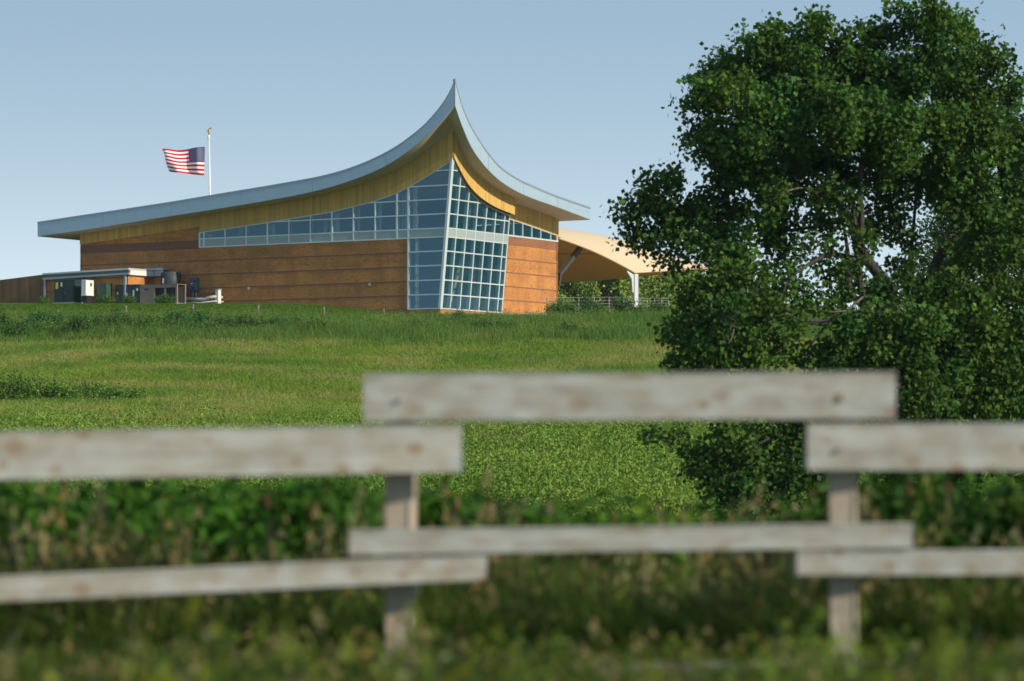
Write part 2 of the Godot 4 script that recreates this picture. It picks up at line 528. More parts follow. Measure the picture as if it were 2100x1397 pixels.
func build_centre() -> void:
	var b := thing("visitor_centre", "modern brick and glass building with a sweeping upturned pointed roof", "building", Vector3(CORNER.x, HB, CORNER.z))
	var brick: Material = M.brick
	# ---- brick walls
	var st: SurfaceTool
	var poly := PackedVector2Array([Vector2(S_END, 7.6), Vector2(3.97, 7.6), Vector2(3.97, 15.06), Vector2(23.36, 15.06), Vector2(23.36, 16.69), Vector2(29.4, 16.2), Vector2(S_END, 15.74)])
	var wall_l := put("brick_wall", shift_up(poly, func(p): return pl(p.x, 0, p.y), -UR, 0.3), brick, b)
	tag(wall_l, "long shaded brick wall under the ribbon of windows")
	var wall_r := put("brick_wall", shift_up(PackedVector2Array([Vector2(8.78, 7.6), Vector2(T_END, 7.6), Vector2(T_END, 15.74), Vector2(8.78, 15.74)]), func(p): return pl(SET_BACK, p.x, p.y), -UL, 0.3), brick, b)
	tag(wall_r, "sunlit orange brick wall right of the glass corner")
	put("brick_base", shift_up(PackedVector2Array([Vector2(1.15, 7.6), Vector2(3.965, 7.6), Vector2(3.965, 9.74), Vector2(1.15, 9.74)]), func(p): return pl(p.x, 0.003, p.y), -UR, 0.3), brick, b)
	put("brick_base", shift_up(PackedVector2Array([Vector2(0.0, 7.6), Vector2(8.775, 7.6), Vector2(8.775, 9.74), Vector2(0.0, 9.74)]), func(p): return pl(SET_BACK + 0.003, p.x, p.y), -UL, 0.3), brick, b)
	put("brick_wall", shift_up(PackedVector2Array([Vector2(0.0, 7.6), Vector2(T_END, 7.6), Vector2(T_END, 16.3), Vector2(0.0, 16.3)]), func(p): return pl(S_END, p.x, p.y), UL, 0.3), brick, b)
	put("brick_wall", shift_up(PackedVector2Array([Vector2(SET_BACK, 7.6), Vector2(S_END, 7.6), Vector2(S_END, 16.3), Vector2(26, 17.0), Vector2(SET_BACK, 17.4)]), func(p): return pl(p.x, T_END, p.y), UR, 0.3), brick, b)
	# ---- recessed darker courses
	for h in [14.02, 12.95, 11.87, 10.82, 9.8]:
		st = st_new()
		box(st, pl((S_END + 3.99) * 0.5, -0.006, h), UL * ((S_END - 3.99) * 0.5), UP3 * 0.042, UR * 0.01)
		done("brick_course", st, M.dark_brick, wall_l)
		st = st_new()
		box(st, pl(SET_BACK - 0.006, (T_END + lean_t(h)) * 0.5, h), UR * ((T_END - lean_t(h)) * 0.5), UP3 * 0.042, UL * 0.01)
		done("brick_course", st, M.dark_brick, wall_r)
	st = st_new()
	box(st, pl((S_END + 23.38) * 0.5, -0.008, 15.3), UL * ((S_END - 23.38) * 0.5), UP3 * 0.33, UR * 0.012)
	tag(done("brick_band", st, M.dark_brick, wall_l), "wide dark brown brick band under the eaves")
	for k in 6:
		st = st_new()
		box(st, pl(SET_BACK - 0.008, (T_END + 8.8) * 0.5, 15.12 + k * 0.11), UR * ((T_END - 8.8) * 0.5), UP3 * 0.034, UL * 0.012)
		done("brick_course", st, M.dark_brick, wall_r)
	for s in [31.63, 26.83, 16.53, 5.6]:
		st = st_new()
		box(st, pl(s, -0.002, 11.5), UL * 0.012, UP3 * 3.4, UR * 0.004)
		done("control_joint", st, M.joint, wall_l)
	for s in [18.6, 7.4]:
		st = st_new()
		box(st, pl(s, -0.06, 11.75), UL * 0.07, UP3 * 0.09, UR * 0.06)
		done("wall_outlet", st, M.galvanised, wall_l)
	# ---- roof, soffit, fascia
	var ss := []
	var tt := []
	for i in 121: ss.append(-1.34 + (38.11 + 1.34) * pow(i / 120.0, 1.7))
	for i in 81: tt.append(-2.0 + 20.2 * pow(i / 80.0, 1.6))
	var roof: MeshInstance3D
	for which in 2:
		st = st_new(true)
		for i in 120:
			for j in 80:
				var a := []
				for q in [[0, 0], [1, 0], [1, 1], [0, 1]]:
					var s: float = ss[i + q[0]]
					var t: float = tt[j + q[1]]
					a.append(pl(s, t, over(s, t) if which == 0 else under(s, t)))
				if which == 0: quad(st, a[0], a[1], a[2], a[3], Vector2(ss[i], tt[j]), Vector2(ss[i + 1], tt[j]), Vector2(ss[i + 1], tt[j + 1]), Vector2(ss[i], tt[j + 1]))
				else: quad(st, a[3], a[2], a[1], a[0], Vector2(ss[i], tt[j + 1]), Vector2(ss[i + 1], tt[j + 1]), Vector2(ss[i + 1], tt[j]), Vector2(ss[i], tt[j]))
		if which == 0: roof = done("roof", st, M.roof_metal, b)
		else: done("soffit", st, M.soffit, roof)
	fascia_run(roof, [-1.34, 4.6, 11.2, 17.85, 24.6, 31.4, 38.11], FLT, FLB, func(u, h, d): return pl(u, -2.0 - d, h))
	fascia_run(roof, [-2.0, 2.7, 7.8, 13.0, 18.2], FRT, FRB, func(u, h, d): return pl(-1.34 - d, u, h))
	# far ends of the roof, seen from the side only
	for e in 2:
		st = st_new()
		var n := 40
		for i in n:
			var a := []
			for k in 2:
				var w: float = (i + k) / float(n)
				var s := lerpf(-1.34, 38.11, w) if e == 0 else 38.11
				var t := lerpf(-2.0, 18.2, w) if e == 1 else 18.2
				a.append([pl(s, t, over(s, t) + 0.02), pl(s, t, under(s, t) - 0.03)])
			quad(st, a[0][0], a[1][0], a[1][1], a[0][1])
		done("fascia_end", st, M.fascia, roof)
	# ---- wood siding
	siding(b, 0.0, 23.36, 0.15, WLT, func(u, h, d): return pl(u, -d, h), func(u): return under(u, 0.0), "long run of vertical cedar boards above the ribbon windows", 0.05)
	siding(b, 23.40, S_END + 0.05, 0.15, [[23.4, 16.71], [29.4, 16.22], [S_END + 0.05, 15.76]], func(u, h, d): return pl(u, -d, h), func(u): return under(u, 0.0), "vertical boards above the plain brick at the low end", 0.02)
	siding(b, 0.0, 8.75, 0.15, WRT, func(u, h, d): return pl(-d, u, h), func(u): return under(0.0, u), "sunlit boards curving down over the glass corner", 0.05)
	siding(b, 8.75, T_END + 0.05, 0.15, [[8.75, 17.2], [10.5, 17.06], [T_END + 0.05, 16.26]], func(u, h, d): return pl(SET_BACK - d, u, h), func(u): return under(SET_BACK, u), "set back boards above the small high windows", 0.03)
	# end wall of the projecting bay
	var e_p := PackedVector2Array([Vector2(0.02, 17.3), Vector2(SET_BACK, 17.3), Vector2(SET_BACK, 18.45), Vector2(0.02, 18.45)])
	put("siding_return", shift_up(e_p, func(p): return pl(p.x, 8.76, p.y), UR, 0.1), M.siding_back, b)
	glass_left(b)
	glass_right(b)
	clerestory(b)
	# ---- inside
	st = st_new()
	box(st, pl(S_END * 0.5 + 0.6, T_END * 0.5 + 0.2, 9.6), UL * (S_END * 0.5 - 1.2), UP3 * 0.1, UR * (T_END * 0.5 - 0.5))
	done("floor", st, M.carpet, b)
	for q in [[13.5, 8.0, 10.4, 0.1], [24.0, 12.0, 0.1, 4.5]]:
		st = st_new()
		box(st, pl(q[0], q[1], 13.2), UL * q[2], UP3 * 3.6, UR * q[3])
		done("inner_wall", st, M.interior, b)
	for s in [4.2, 12.5, 20.5]:
		st = st_new()
		tube(st, [pl(s, 1.5, 9.7), pl(s, 1.5, 17.0)], [0.16, 0.16], 10)
		done("inner_column", st, M.curtain, b)
	st = st_new()
	tube(st, [pl(2.6, 3.2, 9.7), pl(1.6, 3.9, 14.0), pl(1.2, 4.2, 18.0)], [0.16, 0.16, 0.16], 10)
	done("inner_column", st, M.curtain, b)

func lean_t(h: float) -> float:
	return 8.78 if h > 9.75 else 0.0

func shift_up(pts: PackedVector2Array, f: Callable, n: Vector3, depth: float) -> ArrayMesh:
	# a slab whose outer face follows pts through f, depth thick behind
	var st := st_new()
	var idx := Geometry2D.triangulate_polygon(pts)
	for i in range(0, idx.size(), 3):
		for d in [0.0, depth]:
			for k in ([0, 1, 2] if d == 0.0 else [0, 2, 1]):
				var p: Vector2 = pts[idx[i + k]]
				vtx(st, f.call(p) - n * d, Vector2(p.x, -p.y))
	for i in pts.size():
		var p := pts[i]
		var q := pts[(i + 1) % pts.size()]
		var a: Vector3 = f.call(p)
		var c: Vector3 = f.call(q)
		quad(st, a, c, c - n * depth, a - n * depth, Vector2(p.x, -p.y), Vector2(q.x, -q.y), Vector2(q.x + depth, -q.y), Vector2(p.x + depth, -p.y))
	st.generate_normals()
	return st.commit()

func strip(st: SurfaceTool, u0: float, u1: float, n: int, lo: Callable, hi: Callable, f: Callable, d0: float, d1: float) -> void:
	# a plate between two curves, from depth d0 to depth d1
	for i in n:
		var a := lerpf(u0, u1, float(i) / n)
		var c := lerpf(u0, u1, float(i + 1) / n)
		var q := []
		for u in [a, c]:
			for d in [d0, d1]:
				q.append(f.call(u, lo.call(u), d))
				q.append(f.call(u, hi.call(u), d))
		# 0 lo d0, 1 hi d0, 2 lo d1, 3 hi d1, then the same at c
		quad(st, q[2], q[3], q[7], q[6], Vector2(a, 0), Vector2(a, 1), Vector2(c, 1), Vector2(c, 0))
		quad(st, q[1], q[0], q[4], q[5])
		quad(st, q[3], q[1], q[5], q[7])
		quad(st, q[0], q[2], q[6], q[4])
		if i == 0: quad(st, q[0], q[1], q[3], q[2])
		if i == n - 1: quad(st, q[4], q[6], q[7], q[5])

func fascia_run(roof: Node, breaks: Array, top: Array, bottom: Array, f: Callable) -> void:
	for k in breaks.size() - 1:
		var u0: float = breaks[k] + (0.012 if k > 0 else -0.03)
		var u1: float = breaks[k + 1] - 0.012
		var st := st_new()
		strip(st, u0, u1, 22, func(u): return curve(bottom, u), func(u): return curve(top, u) - 0.12, f, -0.05, 0.03)
		done("fascia_panel", st, M.fascia, roof)
		st = st_new()
		strip(st, u0 - (0.01 if k == 0 else 0.0), u1 + 0.01, 22, func(u): return curve(top, u) - 0.13, func(u): return curve(top, u) + 0.01, f, -0.12, 0.055)
		done("coping", st, M.coping, roof)

func siding(b: Node, u0: float, u1: float, w: float, low: Array, f: Callable, high: Callable, label: String, proud: float) -> void:
	var st := st_new()
	strip(st, u0 + 0.01, u1, 60, func(u): return curve(low, u), func(u): return high.call(u) - 0.005, f, -0.2, proud - 0.03)
	var back := done("siding", st, M.siding_back, b)
	tag(back, label)
	st = st_new()
	var n := int((u1 - u0) / w)
	var r := RandomNumberGenerator.new()
	r.seed = int(u1 * 100)
	for i in n:
		var a := lerpf(u0, u1, float(i) / n) + 0.006
		var c := lerpf(u0, u1, float(i + 1) / n) - 0.006
		st.set_color(tone(r, Color(0.63, 0.40, 0.115), 0.08))
		var z := proud + r.randf() * 0.006
		strip(st, a, c, 1, func(u): return curve(low, u) - 0.02, func(u): return high.call(u) - 0.008, f, proud - 0.03, z)
	var bo := done("siding_board", st, M.siding, back)
	bo.set_meta("kind", "stuff")

func bar(par: Node, called: String, a: Vector3, c: Vector3, side: Vector3, half_w: float, n: Vector3, d_out: float, d_in: float, m: Material) -> void:
	var st := st_new()
	var mid := (a + c) * 0.5 + n * ((d_out - d_in) * 0.5)
	box(st, mid, (c - a) * 0.5, side * half_w, n * ((d_out + d_in) * 0.5))
	done(called, st, m, par)

const ROWS := [9.82, 10.86, 11.92, 12.99, 14.05, 15.09, 15.74, 16.79, 17.87, 18.90, 19.99, 21.2]

func pane_set(par: Node, cols: Array, rows: Array, region: PackedVector2Array, f: Callable, n: Vector3, spandrel_row: float) -> void:
	for j in rows.size() - 1:
		for i in cols.size() - 1:
			for p in clip_cell(cols[i], cols[i + 1], rows[j], rows[j + 1], region):
				if area(p) < 0.04: continue
				if absf(rows[j] - spandrel_row) < 0.01:
					put("spandrel_panel", shift_up(p, func(q): return f.call(q, 0.01), n, 0.04), M.spandrel, par)
				else:
					var st := st_new()
					flat(st, p, func(q): return f.call(q, -0.03))
					done("pane", st, M.glass, par)

func glass_left(b: Node) -> void:
	var st := st_new()
	# head of the frame, following the siding
	strip(st, 0.15, 23.36, 90, func(u): return curve(WLT, u) - 0.09, func(u): return curve(WLT, u) + 0.0, func(u, h, d): return pl(u, -d, h), -0.3, 0.03)
	var g := done("glass_wall", st, M.frame, b)
	tag(g, "shaded ribbon of windows narrowing to the left, with the tall corner bay")
	var region := PackedVector2Array()
	for i in 61:
		var u := lerpf(0.1, 23.36, i / 60.0)
		region.append(Vector2(u, curve(WLT, u) - 0.05))
	region.append(Vector2(23.36, 15.09))
	region.append(Vector2(3.97, 15.09))
	region.append(Vector2(3.97, 9.82))
	region.append(Vector2(lean(9.82), 9.82))
	var f := func(q: Vector2, d: float): return pl(q.x, -d, q.y)
	var cols := [23.36, 22.93, 20.88, 18.86, 16.84, 14.81, 12.82, 10.84, 8.89, 6.93, 4.98, 3.97]
	var cr := cols.duplicate()
	cr.reverse()
	pane_set(g, [-0.3] + cr, ROWS, region, f, -UR, 15.09)
	for k in cols.size():
		var s: float = cols[k]
		var lo := 9.78 if k == cols.size() - 1 else 15.05
		var wide := 0.075 if k in [0, 1, 4, 7, 10, 11] else 0.05
		bar(g, "mullion", pl(s, 0, lo), pl(s, 0, curve(WLT, s) - 0.05), UL, wide, -UR, 0.03, 0.26, M.frame)
	for j in ROWS.size() - 1:
		var h: float = ROWS[j]
		var s0 := lean(h)
		var s1 := 23.36 if h > 15.0 else 3.97
		if h > 16.5:
			s1 = s0
			while s1 < 23.3 and curve(WLT, s1 + 0.1) > h + 0.02: s1 += 0.1
		if s1 - s0 > 0.2:
			bar(g, "transom", pl(s0, 0, h), pl(s1, 0, h), UP3, 0.045, -UR, 0.025, 0.2, M.frame)
	for q in [[22.7, 0.35], [16.6, 0.3], [10.62, 0.4], [8.68, 0.22], [6.75, 0.25], [4.72, 0.2], [4.4, 0.2], [3.65, 0.35]]:
		var hi := curve(WLT, q[0]) - 0.2
		st = st_new()
		box(st, pl(q[0], 0.42, (15.8 + hi) * 0.5), UL * q[1] * 0.5, UP3 * ((hi - 15.8) * 0.5), UR * 0.02)
		done("blind", st, M.curtain, g)
	# the thick leaning corner post
	var p := PackedVector2Array([Vector2(lean(9.76) + 0.16, 9.76), Vector2(lean(9.76) - 0.03, 9.76), Vector2(lean(20.9) - 0.03, 20.9), Vector2(lean(20.55) + 0.16, 20.55)])
	put("corner_post", shift_up(p, func(q): return pl(q.x, -0.06, q.y), -UR, 0.3), M.frame, g)

func glass_right(b: Node) -> void:
	var st := st_new()
	var nn := (UL * -1.0 + UP3 * -0.0945).normalized()
	var f := func(q: Vector2, d: float): return pl(lean(q.y), q.x, q.y) + nn * d
	strip(st, 0.03, 8.75, 40, func(u): return curve(WRT, u) - 0.09, func(u): return curve(WRT, u), func(u, h, d): return f.call(Vector2(u, h), d), -0.3, 0.03)
	var g := done("glass_wall", st, M.frame, b)
	tag(g, "leaning grid of small sunlit panes under the roof point")
	var region := PackedVector2Array()
	for i in 41:
		var u := lerpf(0.05, 8.75, i / 40.0)
		region.append(Vector2(u, curve(WRT, u) - 0.05))
	region.append(Vector2(8.75, 9.82))
	region.append(Vector2(0.05, 9.82))
	var cols := [0.0, 1.32, 2.67, 4.02, 5.37, 6.72, 8.07, 8.75]
	pane_set(g, cols, ROWS, region, f, nn, 15.09)
	for k in range(1, cols.size()):
		var t: float = cols[k]
		bar(g, "mullion", pl(lean(9.78), t, 9.78), pl(lean(curve(WRT, t) - 0.05), t, curve(WRT, t) - 0.05), UR, 0.055, nn, 0.03, 0.26, M.frame)
	for j in ROWS.size() - 1:
		var h: float = ROWS[j]
		var t1 := 0.1
		while t1 < 8.7 and curve(WRT, t1 + 0.05) > h + 0.02: t1 += 0.05
		if h < 16.9: t1 = 8.75
		if t1 > 0.3:
			bar(g, "transom", pl(lean(h), 0.05, h), pl(lean(h), t1, h), (UP3 + UL * -0.0945).normalized(), 0.045, nn, 0.025, 0.2, M.frame)
	# glazed return at the far side of the bay
	var pr := PackedVector2Array([Vector2(lean(17.3), 17.3), Vector2(SET_BACK, 17.3), Vector2(SET_BACK, 15.74), Vector2(lean(15.74), 15.74)])
	var st2 := st_new()
	flat(st2, pr, func(q): return pl(q.x, 8.74, q.y))
	done("pane", st2, M.glass, g)
	pr = PackedVector2Array([Vector2(lean(15.74), 15.74), Vector2(SET_BACK, 15.74), Vector2(SET_BACK, 9.82)])
	put("side_panel", shift_up(pr, func(q): return pl(q.x, 8.77, q.y), UR, 0.06), M.frame, g)

func clerestory(b: Node) -> void:
	var low := [[8.75, 17.2], [10.5, 17.06], [T_END, 16.27]]
	var st := st_new()
	strip(st, 8.8, T_END, 12, func(u): return curve(low, u) - 0.07, func(u): return curve(low, u), func(u, h, d): return pl(SET_BACK - d, u, h), -0.2, 0.02)
	var g := done("glass_wall", st, M.frame, b)
	tag(g, "small high windows tapering to the right over the sunlit brick")
	var region := PackedVector2Array([Vector2(8.8, 15.78), Vector2(T_END - 0.05, 15.78), Vector2(T_END - 0.05, 16.25), Vector2(10.5, 17.03), Vector2(8.8, 17.15)])
	var cols := [8.8, 10.56, 11.94, 13.33, 14.72, 16.29, 17.35]
	pane_set(g, cols, [15.78, 17.3], region, func(q, d): return pl(SET_BACK - d, q.x, q.y), -UL, 0.0)
	for t in cols:
		bar(g, "mullion", pl(SET_BACK, t, 15.74), pl(SET_BACK, t, curve(low, t) - 0.03), UR, 0.045, -UL, 0.02, 0.18, M.frame)
	bar(g, "sill", pl(SET_BACK, 8.8, 15.8), pl(SET_BACK, T_END, 15.8), UP3, 0.06, -UL, 0.04, 0.2, M.frame)

# ------------------------------------------------------------------ canopy behind the building
func build_canopy() -> void:
	var A := at(1128, 481, 209.0)
	var B := at(1303, 557, 212.0)
	var C := at(1497, 545, 236.0)
	var E := at(1148, 577, 233.0)
	var base := Vector3(B.x, terr(B.x, B.z), B.z)
	var c := thing("canopy", "tan curved shade roof on white steel beside the visitor building", "canopy", base)
	var n := 26
	var P := func(u: float, v: float) -> Vector3:
		var p: Vector3 = A.lerp(B, u).lerp(E.lerp(C, u), v)
		var arch := 4.0 * v * (1.0 - v)
		p.y += arch * 2.2 * (1.0 - u * u * u) + sin(u * PI) * (0.25 * (1.0 - v) - 0.1 * v)
		return p - base
	for layer in 2:
		var st := st_new(true)
		for i in n:
			for j in n:
				var q := []
				for k in [[0, 0], [1, 0], [1, 1], [0, 1]]:
					q.append(P.call((i + k[0]) / float(n), (j + k[1]) / float(n)) - UP3 * (0.14 * layer))
				if layer == 0: quad(st, q[0], q[1], q[2], q[3])
				else: quad(st, q[3], q[2], q[1], q[0])
		done("roof_skin" if layer == 0 else "underside", st, M.canopy_skin if layer == 0 else M.canopy_lining, c)
	for e in 4:
		var pts := []
		var rad := []
		for i in 21:
			var w := i / 20.0
			pts.append(P.call(w if e < 2 else float(e - 2), float(e) if e < 2 else w) - UP3 * 0.07)
			rad.append(0.09)
		var st := st_new(true)
		tube(st, pts, rad, 6)
		done("edge_beam", st, M.canopy_skin, c)
	for v in [0.25, 0.5, 0.75]:
		var pts := []
		var rad := []
		for i in 21:
			pts.append(P.call(i / 20.0, v) - UP3 * 0.22); rad.append(0.05)
		var st := st_new(true)
		tube(st, pts, rad, 6)
		done("purlin", st, M.canopy_lining, c)
	# column with its flared head
	var st := st_new()
	var top: Vector3 = P.call(1.0, 0.0) - UP3 * 0.2
	var fwd := Vector3(0.25, 0, 0.97).normalized()
	var sd := Vector3(0.97, 0, -0.25).normalized()
	var h: float = top.y
	box(st, Vector3(0.05, h * 0.5 - 0.6, 0), sd * 0.15, UP3 * (h * 0.5 + 0.6), fwd * 0.15)
	done("column", st, M.steel_white, c)
	st = st_new()
	ext(st, PackedVector2Array([Vector2(-0.1, -0.1), Vector2(-0.7, 0.26), Vector2(-0.7, 0.16), Vector2(-0.32, -0.4), Vector2(-0.25, -1.5), Vector2(-0.12, -1.5)]), top, sd, UP3, fwd, -0.1, 0.1)
	done("column_head", st, M.steel_white, c)
	st = st_new()
	var b0 := at(1146, 585, 210.0) - base
	var b1 := at(1148, 562, 210.0) - base
	var b2 := at(1190, 508, 211.5) - base
	tube(st, [b0, b1, b2], [0.13, 0.2, 0.27], 4)
	done("raking_strut", st, M.steel_grey, c)

# ------------------------------------------------------------------ flag
func build_flag() -> void:
	var d := 226.0
	var foot := at(436, 500, d)
	foot.y = terr(foot.x, foot.z)
	var tip := at(428, 277, d)
	var pole := thing("flagpole", "tall white flagpole with a gilt eagle on top behind the roof", "flagpole", foot)
	var st := st_new(true)
	var t0 := tip - foot
	tube(st, [Vector3.ZERO, t0 * 0.5, t0], [0.10, 0.085, 0.055], 10)
	done("shaft", st, M.white_paint, pole)
	st = st_new(true)
	tube(st, [t0 - UP3 * 0.42, t0 - UP3 * 0.36, t0 - UP3 * 0.02, t0 + UP3 * 0.02], [0.05, 0.105, 0.105, 0.05], 10)
	done("truck", st, M.white_paint, pole)
	st = st_new(true)
	tube(st, [t0 + UP3 * 0.0, t0 + UP3 * 0.2, t0 + Vector3(0.02, 0.4, 0), t0 + Vector3(0.1, 0.52, 0.03)], [0.05, 0.08, 0.11, 0.03], 8)
	tube(st, [t0 + Vector3(0.0, 0.38, 0), t0 + Vector3(-0.2, 0.36, 0.0)], [0.07, 0.02], 6)
	for z in [-1.0, 1.0]:
		var a := t0 + Vector3(-0.08, 0.36, 0.05 * z)
		quad(st, a, t0 + Vector3(0.12, 0.48, 0.06 * z), t0 + Vector3(0.28, 0.66, 0.2 * z), t0 + Vector3(-0.02, 0.52, 0.22 * z))
	done("eagle_finial", st, M.gold, pole)
	st = st_new()
	var h0 := at(420, 301, d)
	var h1 := at(418.5, 360, d)
	tube(st, [tip - UP3 * 0.15 - foot, h0 - foot, h1 - foot, at(424, 374, d) - foot, at(432, 398, d) - foot], [0.012, 0.012, 0.012, 0.012, 0.012], 4)
	done("halyard", st, M.rope, pole)
	# the flag itself
	var f0 := at(333, 306, d)
	var f1 := at(346, 352.5, d)
	st = st_new(true)
	var nu := 48
	var nv := 26
	var P := func(u: float, v: float) -> Vector3:
		var p: Vector3 = h0.lerp(h1, v).lerp(f0.lerp(f1, v), u)
		var wv := sin(u * 9.0 - v * 2.2) * 0.10 + sin(u * 5.0 + v * 4.0) * 0.07
		p.z += (sin(u * 8.5 + v * 1.5) * 0.26 + sin(u * 15.0 - v * 3.0) * 0.08) * smoothstep(0.0, 0.2, u)
		p.y += wv * 0.75 * u * (1.0 - 0.35 * v) - sin(u * PI) * 0.12 * (1.0 - v)
		p.x += 0.05 * sin(v * 7.0) * u
		return p
	for i in nu:
		for j in nv:
			var q := []
			var uv := []
			for k in [[0, 0], [1, 0], [1, 1], [0, 1]]:
				q.append(P.call((i + k[0]) / float(nu), (j + k[1]) / float(nv)) - h0)
				uv.append(Vector2((i + k[0]) / float(nu), (j + k[1]) / float(nv)))
			quad(st, q[0], q[1], q[2], q[3], uv[0], uv[1], uv[2], uv[3])
	var fl := done("flag", st, M.flag, self, h0)
	tag(fl, "red, white and blue stars and stripes flag flying from the flagpole", "flag")

# ------------------------------------------------------------------ low annex and the machines beside it
func build_annex() -> void:
	var o := pl(31.6, -2.0, 10.3) + Vector3(CORNER.x, HB, CORNER.z)
	var q := func(s: float, t: float, h: float) -> Vector3: return pl(s, t, h) + Vector3(CORNER.x, HB, CORNER.z) - o
	var a := thing("service_annex", "low brick service annex with grey metal roof edge at the low end", "annex", o)
	var w := put("brick_wall", shift_up(PackedVector2Array([Vector2(27.56, 9.9), Vector2(35.77, 9.9), Vector2(35.77, 12.72), Vector2(27.56, 12.93)]), func(p): return q.call(p.x, -3.6, p.y), -UR, 0.3), M.brick, a)
	var e := put("brick_wall", shift_up(PackedVector2Array([Vector2(-3.595, 9.9), Vector2(-0.6, 9.9), Vector2(-0.6, 12.95), Vector2(-3.595, 12.95)]), func(p): return q.call(27.555, p.x, p.y), -UL, 0.3), M.brick, a)
	tag(e, "sunlit end wall of the annex")
	put("brick_wall", shift_up(PackedVector2Array([Vector2(26.35, 9.9), Vector2(27.6, 9.9), Vector2(27.6, 12.95), Vector2(26.35, 12.95)]), func(p): return q.call(p.x, -0.6, p.y), -UR, 0.3), M.brick, a)
	for h in [11.87, 12.8]:
		var st := st_new()
		box(st, q.call(31.66, -3.606, h - 0.12), UL * 4.09, UP3 * 0.05, UR * 0.01)
		done("brick_course", st, M.dark_brick, w)
	# roof and its edge in two steps of trim
	var st := st_new()
	ext(st, PackedVector2Array([Vector2(27.3, 13.26), Vector2(36.0, 13.12), Vector2(36.0, 13.24), Vector2(27.3, 13.40)]), q.call(0, -3.85, 0), UL, UP3, UR, 0.0, 4.4)
	var roof := done("roof", st, M.roof_metal, a)
	st = st_new()
	ext(st, PackedVector2Array([Vector2(27.3, 13.04), Vector2(36.0, 12.88), Vector2(36.0, 13.11), Vector2(27.3, 13.25)]), q.call(0, -3.8, 0), UL, UP3, UR, 0.0, 0.18)
	done("roof_edge", st, M.trim_green, roof)
	st = st_new()
	ext(st, PackedVector2Array([Vector2(27.3, 12.90), Vector2(36.0, 12.72), Vector2(36.0, 12.87), Vector2(27.3, 13.03)]), q.call(0, -3.84, 0), UL, UP3, UR, 0.0, 0.22)
	done("gutter", st, M.trim_grey, roof)
	st = st_new()
	box(st, q.call(27.42, -2.15, 13.12), UR * 1.55, UP3 * 0.24, UL * 0.1)
	done("white_verge", st, M.white_paint, roof)
	st = st_new()
	box(st, q.call(26.85, -0.72, 13.12), UL * 0.52, UP3 * 0.22, UR * 0.08)
	done("roof_edge", st, M.trim_grey, roof)
	st = st_new()
	box(st, q.call(27.2, -0.5, 13.44), UL * 0.95, UP3 * 0.09, UR * 0.4)
	done("roof_edge", st, M.trim_grey, roof)
	for s in [35.84, 27.72]:
		st = st_new()
		bevel_box(st, q.call(s, -3.72, 11.45), UP3 * 1.45, UL * 0.1, UR * 0.08, 0.02)
		done("downpipe", st, M.trim_grey, a)
	# brown boarded screen running off to the left, its top falling away
	var so := pl(36.0, -3.0, 10.2) + Vector3(CORNER.x, HB, CORNER.z)
	var s := thing("board_screen", "brown vertical board screen wall with sloping top left of the annex", "fence", so)
	var r := RandomNumberGenerator.new()
	r.seed = 31
	var n := 30
	for i in n:
		st = st_new()
		var u := 36.02 + i * 0.30
		var top0 := 13.24 - (u - 36.0) * 0.068
		st.set_color(tone(r, Color(0.20, 0.115, 0.052), 0.12))
		ext(st, PackedVector2Array([Vector2(u, 9.6), Vector2(u + 0.288, 9.6), Vector2(u + 0.288, top0 - 0.0204), Vector2(u, top0)]), pl(0, -3.0, HB) + Vector3(CORNER.x, 0, CORNER.z) - Vector3(so.x, so.y, so.z), UL, UP3, UR, -r.randf() * 0.012, 0.03)
		done("board", st, M.screen_wood, s)
	for u in [38.2, 42.0]:
		st = st_new()
		box(st, pl(u, -3.04, HB + 3.3) + Vector3(CORNER.x, HB - HB, CORNER.z) - so, UL * 0.04, UP3 * 1.45, UR * 0.02)
		done("cover_strip", st, M.dark_brick, s)

